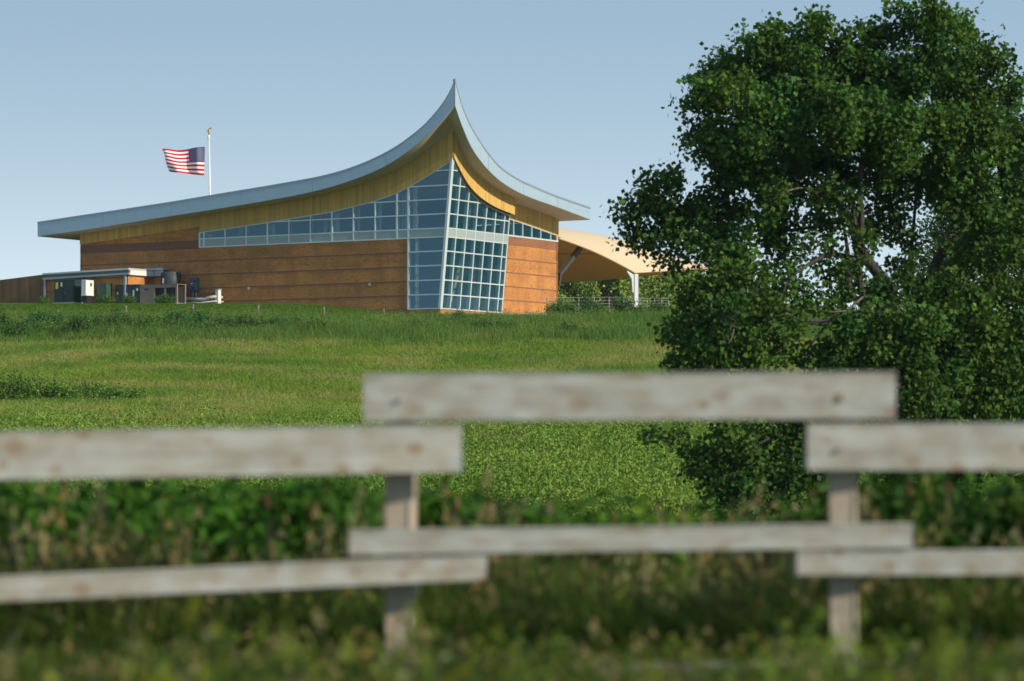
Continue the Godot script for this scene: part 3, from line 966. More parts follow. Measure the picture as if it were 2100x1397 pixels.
func build_machines() -> void:
	var w := func(s: float, t: float) -> Vector3:
		var p := pl(s, t, HB) + Vector3(CORNER.x, 0, CORNER.z)
		p.y = terr(p.x, p.z)
		return p
	# transformer cabinet
	var o: Vector3 = w.call(32.6, -4.5)
	var t := thing("transformer_cabinet", "dark green metal transformer cabinet with a yellow warning label", "cabinet", o)
	var st := st_new()
	bevel_box(st, UP3 * 0.95, UL * 1.02, UP3 * 0.93, UR * 0.7, 0.05)
	done("case", st, M.dark_green, t)
	for k in [-1, 1]:
		st = st_new()
		box(st, UL * (0.5 * k) - UR * 0.712 + UP3 * 0.95, UL * 0.47, UP3 * 0.82, UR * 0.014)
		done("door", st, M.dark_green, t)
	for q in [[0.72, 1.42, "yellow_print", 0.12, 0.26], [0.26, 1.5, "white_paint", 0.075, 0.16], [-0.12, 0.85, "galvanised", 0.03, 0.05]]:
		st = st_new()
		box(st, UL * q[0] - UR * 0.73 + UP3 * q[1], UL * q[3], UP3 * q[4], UR * 0.004)
		done("door_handle" if q[2] == "galvanised" else "warning_label", st, M[q[2]], t)
	st = st_new()
	box(st, UP3 * -0.02, UL * 1.1, UP3 * 0.12, UR * 0.8)
	done("plinth", st, M.concrete, t)
	# meter box on a pedestal
	o = w.call(30.5, -4.9)
	t = thing("meter_box", "white meter box on a short pedestal beside the dark green cabinet", "meter box", o)
	st = st_new()
	bevel_box(st, UP3 * 1.25, UL * 0.22, UP3 * 0.62, UR * 0.5, 0.03)
	done("case", st, M.white_paint, t)
	st = st_new()
	box(st, UP3 * 0.3, UL * 0.15, UP3 * 0.35, UR * 0.3)
	done("pedestal", st, M.black_print, t)
	st = st_new()
	box(st, UP3 * 1.52 - UL * 0.222 - UR * -0.15, UR * 0.1, UP3 * 0.13, UL * 0.005)
	done("meter_window", st, M.black_print, t)
	# smaller green cabinet
	o = w.call(29.6, -3.9)
	t = thing("small_cabinet", "mid green steel cabinet half hidden behind the white meter box", "cabinet", o)
	st = st_new()
	bevel_box(st, UP3 * 0.75, UL * 0.45, UP3 * 0.85, UR * 0.4, 0.03)
	done("case", st, M.mid_green, t)
	st = st_new()
	box(st, UP3 * 0.8 - UR * 0.41, UL * 0.4, UP3 * 0.72, UR * 0.01)
	done("door", st, M.mid_green, t)
	# packaged unit: charcoal half and tan half
	o = w.call(27.5, -3.2)
	o.y -= 0.15
	t = thing("charcoal_unit", "long charcoal air handling unit with small pale labels", "air conditioner", o)
	st = st_new()
	bevel_box(st, UP3 * 0.85, UL * 1.22, UP3 * 0.8, UR * 0.55, 0.02)
	done("case", st, M.charcoal, t)
	for k in [-0.45, 0.35]:
		st = st_new()
		box(st, UL * k - UR * 0.556 + UP3 * 0.85, UL * 0.006, UP3 * 0.76, UR * 0.004)
		done("panel_seam", st, M.black_print, t)
	for q in [[0.95, 1.0, "white_paint", 0.06, 0.1], [0.1, 0.85, "white_paint", 0.13, 0.16], [-0.62, 0.95, "white_paint", 0.07, 0.26], [-0.98, 1.25, "white_paint", 0.09, 0.1], [0.15, 1.2, "blue_print", 0.2, 0.06], [0.95, 1.3, "black_print", 0.13, 0.06]]:
		st = st_new()
		box(st, UL * q[0] - UR * 0.56 + UP3 * q[1], UL * q[3], UP3 * q[4], UR * 0.005)
		done("label_plate", st, M[q[2]], t)
	o = w.call(24.45, -3.2)
	o.y -= 0.1
	t = thing("tan_chiller", "tan metal chiller with two dark square openings", "chiller", o)
	st = st_new()
	bevel_box(st, UL * 1.12 + UP3 * 0.88, UL * 0.68, UP3 * 0.72, UR * 0.55, 0.02)
	done("case", st, M.tan_metal, t)
	st = st_new()
	box(st, UL * -0.6 + UP3 * 0.8 + UR * 0.1, UL * 1.05, UP3 * 0.62, UR * 0.4)
	done("coil", st, M.black_print, t)
	for x in [0.43, -0.65, -1.75]:
		for z in [-0.5, 0.5]:
			st = st_new()
			box(st, UL * x + UP3 * 0.84 + UR * z, UL * 0.08, UP3 * 0.68, UR * 0.05)
			done("frame_post", st, M.tan_metal, t)
	for z in [-0.5, 0.5]:
		st = st_new()
		box(st, UL * -0.66 + UP3 * 1.46 + UR * z, UL * 1.16, UP3 * 0.11, UR * 0.058)
		done("top_rail", st, M.tan_metal, t)
	st = st_new()
	box(st, UL * -0.66 + UP3 * 1.59, UL * 1.2, UP3 * 0.02, UR * 0.58)
	done("lid", st, M.tan_metal, t)
	st = st_new()
	box(st, UL * 1.2 + UP3 * 1.28 - UR * 0.556, UL * 0.22, UP3 * 0.05, UR * 0.006)
	done("name_plate", st, M.blue_print, t)
	st = st_new()
	box(st, UP3 * 0.06, UL * 1.9, UP3 * 0.1, UR * 0.7)
	done("plinth", st, M.concrete, t)
	# round condenser
	o = w.call(25.15, -1.3)
	t = thing("condenser", "grey upright condenser with rounded sides above the tan chiller", "air conditioner", o)
	st = st_new(true)
	var ring := []
	tube(st, [UP3 * 1.15, UP3 * 2.42], [0.78, 0.78], 20)
	done("case", st, M.unit_grey, t)
	st = st_new()
	for k in 40:
		var a := TAU * k / 40
		box(st, Vector3(cos(a), 0, sin(a)) * 0.785 + UP3 * 1.78, Vector3(-sin(a), 0, cos(a)) * 0.012, UP3 * 0.6, Vector3(cos(a), 0, sin(a)) * 0.012)
	var gr := done("grille", st, M.charcoal, t)
	st = st_new(true)
	tube(st, [UP3 * 2.42, UP3 * 2.48], [0.8, 0.76], 20)
	done("fan_cover", st, M.unit_grey, t)
	st = st_new()
	box(st, UP3 * 0.55, UL * 0.8, UP3 * 0.6, UR * 0.8)
	done("stand", st, M.unit_grey, t)
	st = st_new()
	box(st, UP3 * 1.78 - UR * 0.80 + UL * 0.15, UL * 0.07, UP3 * 0.2, UR * 0.01)
	done("label_plate", st, M.white_paint, t)
	# disconnect box on the wall
	o = w.call(23.75, -0.02)
	t = thing("switch_box", "blue grey electrical switch box on the shaded brick wall", "switch box", o)
	var hb: float = 12.2 - o.y
	st = st_new()
	bevel_box(st, UP3 * hb - UR * 0.16, UL * 0.36, UP3 * 0.5, UR * 0.15, 0.02)
	done("case", st, M.blue_grey, t)
	for q in [[0.12, 0.05, "white_paint", 0.07, 0.05], [-0.2, 0.22, "black_print", 0.06, 0.09], [0.0, -0.3, "black_print", 0.16, 0.05]]:
		st = st_new()
		box(st, UP3 * (hb + q[1]) - UR * 0.315 + UL * q[0], UL * q[3], UP3 * q[4], UR * 0.01)
		done("handle" if q[0] == -0.2 else "label_plate", st, M[q[2]], t)
	for k in [-0.2, 0.12]:
		st = st_new(true)
		tube(st, [UL * k - UR * 0.14, UL * k - UR * 0.14 + UP3 * (hb - 0.45)], [0.045, 0.045], 8)
		done("conduit", st, M.galvanised, t)
	# wrapped pipes and the white stub
	o = w.call(22.2, -1.0)
	t = thing("wrapped_pipes", "pale insulated pipes running low from the chiller along the wall", "pipe", o)
	st = st_new(true)
	tube(st, [UL * 2.6 + UP3 * 0.52, UL * 0.9 + UP3 * 0.42, UL * -0.1 + UP3 * 0.36, UL * -0.6 + UP3 * 0.5, UL * -1.05 + UP3 * 0.55, UL * -1.1 + UP3 * 0.55 + UR * 0.9], [0.13, 0.13, 0.13, 0.13, 0.13, 0.12], 10)
	done("pipe", st, M.pipe_wrap, t)
	st = st_new(true)
	tube(st, [UL * 2.4 + UP3 * 0.2 - UR * 0.2, UL * 0.2 + UP3 * 0.1 - UR * 0.2, UL * -1.2 + UP3 * 0.2 - UR * 0.1, UL * -1.2 + UP3 * 0.2 + UR * 0.9], [0.07, 0.07, 0.07, 0.07], 8)
	done("pipe", st, M.pipe_wrap, t)
	st = st_new(true)
	tube(st, [UL * 1.1 + UP3 * 0.5 + UR * 0.5, UL * 0.7 + UP3 * 0.85 + UR * 0.8, UL * -0.9 + UP3 * 0.9 + UR * 0.9], [0.025, 0.025, 0.025], 6)
	done("thin_pipe", st, M.charcoal, t)
	o = w.call(21.0, -0.7)
	t = thing("pipe_housing", "white upright pipe cover where the insulated pipes meet the brick", "pipe cover", o)
	st = st_new()
	bevel_box(st, UP3 * 0.55, UP3 * 0.58, UL * 0.15, UR * 0.2, 0.03)
	done("cover", st, M.white_paint, t)
	st = st_new()
	box(st, UP3 * 1.16, UL * 0.18, UP3 * 0.03, UR * 0.23)
	done("cap", st, M.trim_grey, t)

func build_pipe_fence() -> void:
	# silver stock fence by the canopy: a near run and a farther one
	var f := thing("pipe_fence", "silver pipe stock fence with five rails in front of the canopy", "fence", at(1122, 645, 201.0))
	var base := f.position
	var runs := [[at(1122, 645, 201.0), at(1279, 641, 213.0), 6, 1.28], [at(1281, 641, 213.5), at(1371, 638, 226.0), 7, 1.16]]
	for rn in runs:
		var a: Vector3 = rn[0]
		var c: Vector3 = rn[1]
		for k in rn[2]:
			var p: Vector3 = a.lerp(c, k / float(rn[2] - 1))
			p.y -= 0.2
			var st := st_new(true)
			tube(st, [p - base, p - base + UP3 * (rn[3] + 0.2)], [0.045, 0.045], 8)
			done("post", st, M.pipe_steel, f)
		for k in 5:
			var h: float = rn[3] * (0.98 - k * 0.2)
			var st := st_new(true)
			tube(st, [a - base + UP3 * h, c - base + UP3 * h], [0.024, 0.024], 6)
			done("rail", st, M.pipe_steel, f)
	# stone pillar and low wall behind it
	var pp := at(1262, 642, 222.0)
	var t := thing("stone_pillar", "short brown stone pillar with dark cap behind the silver fence", "pillar", pp)
	var st := st_new()
	for k in 6:
		bevel_box(st, UP3 * (0.06 + k * 0.16) + Vector3(0.01 * (k % 2), 0, 0), Vector3(0.29, 0, 0), UP3 * 0.075, Vector3(0, 0, 0.29), 0.02)
	done("shaft", st, M.stone, t)
	st = st_new()
	box(st, UP3 * 1.0, Vector3(0.4, 0, 0), UP3 * 0.06, Vector3(0, 0, 0.4))
	done("cap", st, M.charcoal, t)
	pp = at(1200, 643, 224.0)
	t = thing("low_wall", "low reddish brown wall behind the silver fence", "wall", pp)
	st = st_new()
	box(st, UP3 * 0.3, Vector3(1.9, 0, 0.3), UP3 * 0.45, Vector3(0, 0, 0.2))
	done("masonry", st, M.stone, t)
	st = st_new()
	box(st, UP3 * 0.78, Vector3(1.95, 0, 0.31), UP3 * 0.04, Vector3(0, 0, 0.24))
	done("coping", st, M.dark_brick, t)

func build_meadow_posts() -> void:
	var names := ["shortest weathered post, below the brown board screen", "grey wooden post in the weeds below the charcoal unit", "tallest grey wooden post in the weeds below the switch box", "thin grey post in the weeds below the middle of the shaded brick wall", "pale thin post in the weeds below the ribbon windows", "small post in the grass in front of the leaning glass corner"]
	var spots := [[120, 634, 186.0], [258, 627, 184.0], [395, 624, 182.0], [530, 626, 182.0], [664, 629, 183.0], [786, 634, 186.0]]
	for i in spots.size():
		var top := at(spots[i][0], spots[i][1], spots[i][2])
		var base := Vector3(top.x, terr(top.x, top.z) - 0.1, top.z)
		var t := thing("meadow_post", names[i], "post", base, "old fence posts along the brow")
		var h := maxf(top.y - base.y, 0.7)
		var st := st_new(true)
		tube(st, [Vector3.ZERO, Vector3(0.015 * (i % 3 - 1), h * 0.6, 0), Vector3(0.02 * (i % 3 - 1), h, 0)], [0.09, 0.085, 0.075], 7)
		done("shaft", st, M.post_wood, t)
		st = st_new()
		for k in 2:
			var y := h * (0.8 - 0.3 * k)
			box(st, Vector3(0, y, 0.09), Vector3(0.05, 0, 0), UP3 * 0.012, Vector3(0, 0, 0.02))
		done("wire_staple", st, M.galvanised, t)

# ------------------------------------------------------------------ timber fence in the foreground
func rail(par: Node, base: Vector3, called: String, a: Vector3, c: Vector3, half_h: float, half_t: float) -> void:
	var st := st_new()
	var x := (c - a) * 0.5
	var z := x.cross(UP3).normalized()
	var y := z.cross(x).normalized()
	bevel_box(st, (a + c) * 0.5 - base, x, y * half_h, z * half_t, 0.006)
	done(called, st, M.timber, par)

func build_fence() -> void:
	var base := at(1270, 1410, 13.0)
	base.y = terr(base.x, base.z)
	var f := thing("timber_fence", "weathered grey timber rail fence with stepped overlapping boards, close and out of focus", "fence", base)
	var d := 12.9
	rail(f, base, "top_rail", at(746, 816, d), at(1836, 812, d), 0.1165, 0.045)
	rail(f, base, "top_rail", at(-160, 938, 12.55), at(946, 920, d - 0.02), 0.1165, 0.045)
	rail(f, base, "top_rail", at(1654, 917, d), at(2700, 917, d + 0.1), 0.1165, 0.045)
	rail(f, base, "lower_rail", at(717, 1113, d), at(1871, 1099, d), 0.061, 0.045)
	rail(f, base, "lower_rail", at(-160, 1216, 12.55), at(997, 1164, d - 0.02), 0.061, 0.045)
	rail(f, base, "lower_rail", at(1632, 1155, d), at(2700, 1153, d + 0.1), 0.061, 0.045)
	rail(f, base, "bottom_rail", at(740, 1384, d), at(1860, 1372, d), 0.04, 0.045)
	rail(f, base, "bottom_rail", at(-160, 1430, 12.55), at(990, 1400, d - 0.02), 0.04, 0.045)
	rail(f, base, "bottom_rail", at(1640, 1400, d), at(2700, 1395, d + 0.1), 0.04, 0.045)
	for p in [[823.0, 868.0, 13.05], [1729.0, 866.0, 13.05], [-95.0, 880.0, 12.75], [2640.0, 868.0, 13.15]]:
		var top := at(p[0], p[1] - 40.0, p[2])
		var g := terr(top.x, top.z) - 0.3
		var st := st_new()
		bevel_box(st, Vector3(top.x, (top.y + g) * 0.5, top.z) - base, UP3 * ((top.y - g) * 0.5), Vector3(0.066, 0, 0.012), Vector3(-0.012, 0, 0.066), 0.008)
		done("post", st, M.timber_post, f)
	for p in [[823.0, 818.0], [1729.0, 815.0], [823.0, 920.0], [1729.0, 918.0]]:
		var b := at(p[0], p[1], d - 0.05)
		var st := st_new(true)
		tube(st, [b - base, b - base + Vector3(0, 0, 0.02)], [0.009, 0.009], 8)
		done("bolt", st, M.galvanised, f)

# ------------------------------------------------------------------ trees
func limb(par: Node, base: Vector3, called: String, pts: Array, m: Material, d: float, k := 0.756) -> void:
	# pts: [px, py, radius, step in depth]
	var p := []
	var r := []
	for q in pts:
		p.append(at(q[0], q[1], d + q[3] * k) - base)
		r.append(q[2] * k * 0.75)
	var sp := smooth_path(p, r, 5)
	var st := st_new(true)
	tube(st, sp[0], sp[1], 9)
	done(called, st, m, par)

var all_limbs := []

func crown(par: Node, base: Vector3, blobs: Array, d: float, meshes: Array, m: Material, col: Color, density: float, seed_: int, scale_ := 1.0) -> void:
	var r := RandomNumberGenerator.new()
	r.seed = seed_
	var bufs := []
	for i in meshes.size(): bufs.append(PackedFloat32Array())
	var twigs := st_new(true)
	for b in blobs:
		var rad: float = b[2] / FOCAL * d
		var c := at(b[0], b[1], d + b[3] * 0.756) - base
		var n := int(density * b[4] * pow(rad, 2.6))
		var tint := tone(r, col, 0.12)
		# a handful of sub-lobes makes the outline ragged
		var lobes := []
		for k in int(6 + rad * 8):
			var v := Vector3(r.randfn(), r.randfn(), r.randfn()).normalized() * rad * pow(r.randf(), 0.45)
			lobes.append(c + v)
			if k % 3 == 0:
				tube(twigs, [c - v * 0.3 + UP3 * -0.3 * rad, c + v * 0.5, c + v * 1.05], [0.03 * scale_, 0.018 * scale_, 0.006], 4, false)
		for k in n:
			var l: Vector3 = lobes[r.randi() % lobes.size()]
			var p := l + Vector3(r.randfn(), r.randfn() * 0.85, r.randfn()) * 0.165 * sqrt(rad) * scale_
			var lc := tint.lerp(Color(0.09, 0.17, 0.025), r.randf_range(0.3, 0.9)) if r.randf() < 0.14 else tint
			inst(bufs[r.randi() % meshes.size()], rand_basis(r, r.randf_range(0.75, 1.25) * scale_, 0.6), p, tone(r, lc, 0.22))
	done("twigs", twigs, M.bark, par).set_meta("kind", "stuff")
	for i in meshes.size():
		copies("crown", meshes[i], m, bufs[i], par)

func build_big_trees() -> void:
	var d := 62.0
	var meshes := [leaf_cluster(1, 10, 0.30, 0.125, 1.1), leaf_cluster(2, 10, 0.31, 0.115, 1.1), leaf_cluster(3, 8, 0.28, 0.135, 1.05)]
	var base := at(1845, 1080, d)
	base.y = terr(base.x, base.z) - 0.2
	var t := thing("cottonwood_tree", "big dark leafy tree with forked grey trunk right of the canopy", "tree", base)
	var bk: Material = M.bark
	var g := (870.0 - (base.y - EYE) * FOCAL / d)
	limb(t, base, "trunk", [[1852, g + 10, 0.42, 0], [1850, 850, 0.36, 0], [1840, 700, 0.32, 0], [1826, 600, 0.27, 0], [1801, 561, 0.25, 0], [1781, 536, 0.23, 0], [1761, 501, 0.21, 0], [1741, 451, 0.17, 0], [1711, 401, 0.14, 0.3], [1697, 350, 0.11, 0.4], [1700, 290, 0.08, 0.2], [1690, 200, 0.05, 0], [1680, 110, 0.02, 0]], bk, d)
	limb(t, base, "limb", [[1763, 505, 0.15, 0.1], [1766, 451, 0.14, -0.2], [1764, 391, 0.12, -0.5], [1772, 300, 0.09, -0.8], [1790, 200, 0.05, -1], [1800, 100, 0.02, -1]], bk, d)
	limb(t, base, "limb", [[1790, 700, 0.22, 1.0], [1776, 631, 0.2, 1.0], [1764, 576, 0.16, 1.1], [1757, 520, 0.12, 1.3], [1750, 420, 0.08, 1.6], [1735, 300, 0.04, 2]], bk, d)
	limb(t, base, "limb", [[1840, 760, 0.2, 1.2], [1800, 660, 0.17, 1.6], [1745, 600, 0.13, 1.8], [1742, 540, 0.1, 1.9], [1730, 460, 0.06, 2.2]], bk, d)
	limb(t, base, "limb", [[1781, 536, 0.14, 0], [1756, 531, 0.13, -0.4], [1706, 522, 0.1, -1], [1661, 541, 0.08, -1.5], [1621, 571, 0.05, -2], [1606, 600, 0.02, -2.2]], bk, d)
	limb(t, base, "limb", [[1711, 401, 0.07, 0.3], [1691, 391, 0.06, -0.6], [1640, 386, 0.05, -1.4], [1601, 396, 0.04, -2], [1566, 404, 0.015, -2.4]], M.pale_bark, d)
	limb(t, base, "limb", [[1845, 690, 0.16, -0.3], [1831, 645, 0.14, -0.8], [1781, 645, 0.14, -1.4], [1716, 658, 0.15, -2], [1666, 661, 0.12, -2.4], [1621, 637, 0.09, -2.7], [1561, 630, 0.05, -3], [1490, 620, 0.02, -3.3]], bk, d)
	limb(t, base, "limb", [[1831, 640, 0.06, -0.8], [1781, 609, 0.055, -1.8], [1755, 622, 0.05, -2.3], [1736, 637, 0.04, -2.6], [1700, 640, 0.015, -2.8]], M.pale_bark, d)
	limb(t, base, "limb", [[1561, 630, 0.05, -3.0], [1521, 640, 0.045, -3.4], [1495, 648, 0.035, -3.6], [1475, 661, 0.012, -3.8]], M.pale_bark, d)
	limb(t, base, "limb", [[1521, 640, 0.035, -3.4], [1508, 660, 0.035, -3.6], [1502, 690, 0.03, -3.7], [1494, 705, 0.01, -3.8]], M.pale_bark, d)
	limb(t, base, "limb", [[1700, 322, 0.07, 0.3], [1640, 290, 0.055, -0.5], [1560, 260, 0.04, -1.5], [1490, 230, 0.015, -2]], bk, d)
	limb(t, base, "limb", [[1741, 451, 0.07, 0], [1640, 470, 0.06, 1], [1520, 470, 0.05, 1], [1400, 440, 0.035, 0.4], [1300, 430, 0.015, 0]], bk, d)
	limb(t, base, "limb", [[1850, 860, 0.12, -0.5], [1740, 850, 0.09, -2], [1620, 880, 0.07, -3], [1520, 930, 0.05, -3.5], [1450, 960, 0.02, -3.6]], bk, d)
	limb(t, base, "limb", [[1700, 660, 0.05, -2.1], [1655, 720, 0.04, -2.3], [1650, 770, 0.035, -2.4], [1660, 830, 0.02, -2.5]], bk, d)
	var blobs := [
		# top
		[1475, 150, 48, 0, 1.0], [1450, 210, 48, -0.6, 1.0], [1530, 120, 60, 0.4, 1.0], [1585, 95, 55, 0, 1.0], [1650, 80, 52, 0.5, 1.0], [1680, 60, 36, -0.5, 1.0], [1740, 100, 48, 0, 1.0], [1790, 75, 42, 0.5, 1.0], [1850, 55, 46, 0, 1.0], [1905, 45, 45, -0.5, 1.0], [1945, 55, 46, 0.6, 1.0], [1600, 170, 80, 0.8, 1.0], [1520, 220, 75, -1.4, 1.0], [1690, 160, 80, -1.0, 1.0], [1790, 160, 85, 1.0, 1.0], [1870, 140, 80, -0.8, 1.0],
		# left flank
		[1435, 275, 38, 0, 1.0], [1470, 300, 50, -1.2, 1.0], [1500, 330, 55, 0.5, 1.0], [1560, 300, 75, -1.8, 1.0], [1640, 260, 85, -1.6, 1.0], [1720, 250, 80, -2.0, 1.0], [1800, 260, 85, -1.5, 1.0], [1560, 390, 60, -1.0, 0.9], [1500, 420, 45, 0.6, 0.9], [1620, 350, 60, 1.6, 0.8], [1690, 330, 60, 2.0, 0.8], [1860, 270, 85, 0, 1.0], [1640, 400, 40, 1.0, 0.8],
		# the arm reaching left
		[1275, 445, 24, 0, 1.0], [1310, 470, 34, 0.2, 1.0], [1300, 425, 20, -0.3, 0.9], [1335, 400, 42, -0.4, 1.0], [1370, 375, 34, 0, 1.0], [1395, 430, 48, 0.5, 1.0], [1350, 470, 40, 0.4, 0.9], [1440, 420, 45, 0, 1.0], [1400, 490, 42, -0.6, 0.9], [1450, 480, 50, -0.6, 1.0], [1310, 520, 17, 0, 0.8], [1345, 540, 20, 0.3, 0.8], [1322, 495, 22, 0, 0.8], [1390, 545, 26, -0.4, 0.7], [1480, 400, 24, 0.4, 0.7], [1455, 535, 32, -1.2, 0.8], [1520, 500, 52, -1.4, 1.0], [1570, 470, 46, 1.2, 0.8], [1530, 560, 45, -1.6, 0.9], [1590, 540, 34, 1.6, 0.8],
		# middle, round the forks
		[1620, 460, 36, 1.5, 0.6], [1680, 450, 30, 2.4, 0.55], [1800, 350, 60, 1.0, 0.8], [1740, 370, 45, 2.2, 0.7], [1840, 400, 50, 1.8, 0.8], [1820, 460, 40, 2.2, 0.6], [1850, 500, 40, 1.6, 0.6], [1700, 480, 40, 2.4, 0.7], [1690, 560, 30, 2.4, 0.45], [1740, 560, 34, 2.5, 0.8], [1650, 500, 34, 2, 0.6], [1650, 620, 36, 1.5, 0.6], [1790, 590, 30, 2.5, 0.6], [1730, 620, 40, 2.4, 0.8], [1770, 440, 40, 2.4, 0.8], [1850, 560, 34, 2.4, 0.6], [1600, 500, 36, 1.6, 0.7], [1680, 400, 40, 2, 0.8], [1580, 430, 40, -1, 0.8], [1590, 610, 44, -1.2, 0.9], [1805, 610, 42, -1.6, 0.8], [1775, 510, 36, -1.2, 0.7], [1735, 560, 30, -1.0, 0.5], [1700, 510, 32, -1.2, 0.5], [1640, 590, 36, -1.5, 0.7], [1690, 625, 30, -2, 0.5], [1730, 420, 40, -1.2, 0.7], [1680, 400, 36, -1.5, 0.6], [1590, 400, 36, -2.2, 0.8], [1640, 650, 34, -3, 0.6], [1760, 640, 34, -2.4, 0.7], [1560, 610, 40, -3.2, 0.8], [1500, 655, 36, -3.9, 0.7], [1850, 560, 40, -1.6, 0.6], [1620, 560, 26, 2.0, 0.6],
		# lower left skirt
		[1430, 600, 42, -1.4, 1.0], [1480, 580, 46, -2, 1.0], [1420, 650, 42, -1.8, 1.0], [1470, 640, 55, -2.2, 1.0], [1540, 650, 52, -1.4, 0.65], [1400, 700, 38, -2, 1.0], [1450, 710, 55, -2.4, 1.0], [1380, 745, 30, -2.2, 0.9], [1430, 760, 40, -2.4, 0.9], [1520, 720, 54, -2.6, 0.75], [1590, 690, 44, -1.5, 0.55], [1560, 760, 45, -2.8, 0.7], [1480, 790, 40, -2.4, 0.8], [1640, 740, 36, 1.0, 0.45],
		# right skirt in front of the trunk
		[1745, 680, 44, -2.6, 0.9], [1720, 740, 52, -2.8, 0.95], [1790, 730, 62, -3.0, 1.0], [1830, 660, 52, -2.6, 1.0], [1870, 700, 66, -3.0, 1.0], [1800, 800, 60, -3.0, 1.0], [1880, 790, 70, -3.0, 1.0], [1710, 810, 46, -2.8, 0.7],
		# droop below the top board
		[1335, 882, 22, -3.0, 0.9], [1390, 885, 24, -3.0, 0.8], [1370, 905, 14, -3.0, 0.8], [1450, 930, 40, -3.4, 1.0], [1440, 970, 36, -3.6, 1.0], [1500, 910, 46, -3.2, 1.0], [1510, 960, 60, -3.6, 1.0], [1480, 1010, 38, -3.6, 1.0], [1560, 990, 58, -3.6, 1.0], [1530, 1035, 26, -3.8, 0.9], [1600, 930, 62, -3.0, 1.0], [1650, 980, 60, -3.4, 1.0], [1620, 1030, 34, -3.6, 0.8], [1710, 940, 70, -3.0, 1.0], [1720, 1010, 46, -3.4, 0.8], [1590, 870, 50, -2.6, 0.9], [1680, 880, 55, -2.6, 0.9]]
	crown(t, base, blobs, d, meshes, M.leaf, Color(0.054, 0.122, 0.023), 420.0, 77, 0.87)
	# the second tree, close on the right
	d = 64.5
	base = at(1930, 1080, d)
	base.y = terr(base.x, base.z) - 0.2
	var t2 := thing("cottonwood_tree", "second dark tree with a leaning stem at the right edge behind the forked one", "tree", base)
	g = 870.0 - (base.y - EYE) * FOCAL / d
	limb(t2, base, "trunk", [[1900, g + 10, 0.36, 0], [1898, 800, 0.32, 0], [1900, 650, 0.28, 0], [1908, 581, 0.26, 0], [1927, 526, 0.24, 0.2], [1961, 461, 0.2, 0.4], [1985, 380, 0.14, 0.2], [1990, 280, 0.09, 0], [1975, 150, 0.03, 0]], bk, d)
	limb(t2, base, "limb", [[1862, 680, 0.15, 0.6], [1861, 586, 0.12, 0.6], [1868, 520, 0.1, 0.7], [1873, 470, 0.08, 0.9], [1880, 380, 0.05, 1.2], [1875, 290, 0.02, 1.5]], bk, d)
	limb(t2, base, "limb", [[1930, 900, 0.2, 1], [2000, 700, 0.18, 1.2], [2027, 540, 0.15, 1.2], [2030, 470, 0.12, 1.3], [2050, 350, 0.07, 1.2], [2060, 200, 0.02, 1]], bk, d)
	limb(t2, base, "limb", [[1961, 461, 0.09, 0.4], [1920, 400, 0.07, -0.4], [1890, 340, 0.04, -1.0]], bk, d)
	var b2 := [
		[1990, 90, 46, 0, 1.0], [1935, 130, 70, 0.6, 1.0], [2015, 160, 60, -0.6, 1.0], [2055, 130, 28, 0, 0.8], [2040, 75, 12, 0, 0.6], [2060, 55, 9, 0, 0.6], [2070, 210, 46, 0, 1.0], [2085, 290, 44, 0.4, 0.9], [1960, 230, 80, -1.2, 1.0], [2010, 270, 75, -1.6, 1.0], [2050, 350, 60, -1, 1.0], [1930, 310, 75, -1.6, 1.0], [1990, 360, 70, -2.0, 1.0], [1910, 390, 55, 0.8, 0.8], [2080, 430, 50, 0.6, 0.9], [2030, 430, 60, -1.6, 1.0], [1970, 420, 45, -2.2, 0.9], [2110, 370, 50, 0, 1.0], [2100, 500, 55, -1, 0.9], [1940, 470, 30, -2.4, 0.7], [2000, 490, 46, 2.0, 0.7], [2050, 520, 50, -1.8, 0.9], [2100, 600, 60, -1.6, 1.0], [1975, 540, 40, 2.4, 0.6], [1920, 560, 30, 2.2, 0.5], [2010, 590, 55, -2.0, 0.95],
		[1950, 620, 60, -2.6, 1.0], [1890, 620, 46, -2.8, 0.9], [2060, 660, 70, -2.4, 1.0], [1990, 690, 70, -3.0, 1.0], [2100, 720, 60, -2, 1.0], [1930, 740, 70, -3.2, 1.0], [2030, 770, 60, -2.6, 0.75], [1980, 810, 60, -3, 0.8], [2090, 800, 60, -2.2, 0.9], [1900, 830, 60, -3.2, 0.9], [2050, 850, 60, -2.8, 0.9], [1800, 900, 66, -2.6, 0.9], [1900, 920, 70, -2.8, 0.9], [2010, 930, 70, -2.8, 0.9], [2100, 930, 70, -2.2, 0.9], [1830, 980, 50, -3, 0.7], [1960, 1000, 60, -3, 0.8], [2160, 300, 80, 0, 0.9], [2170, 480, 90, 0, 0.9], [2180, 680, 90, 0, 0.9], [2180, 860, 90, 0, 0.9]]
	crown(t2, base, b2, d, meshes, M.leaf, Color(0.052, 0.115, 0.022), 400.0, 78, 0.87)

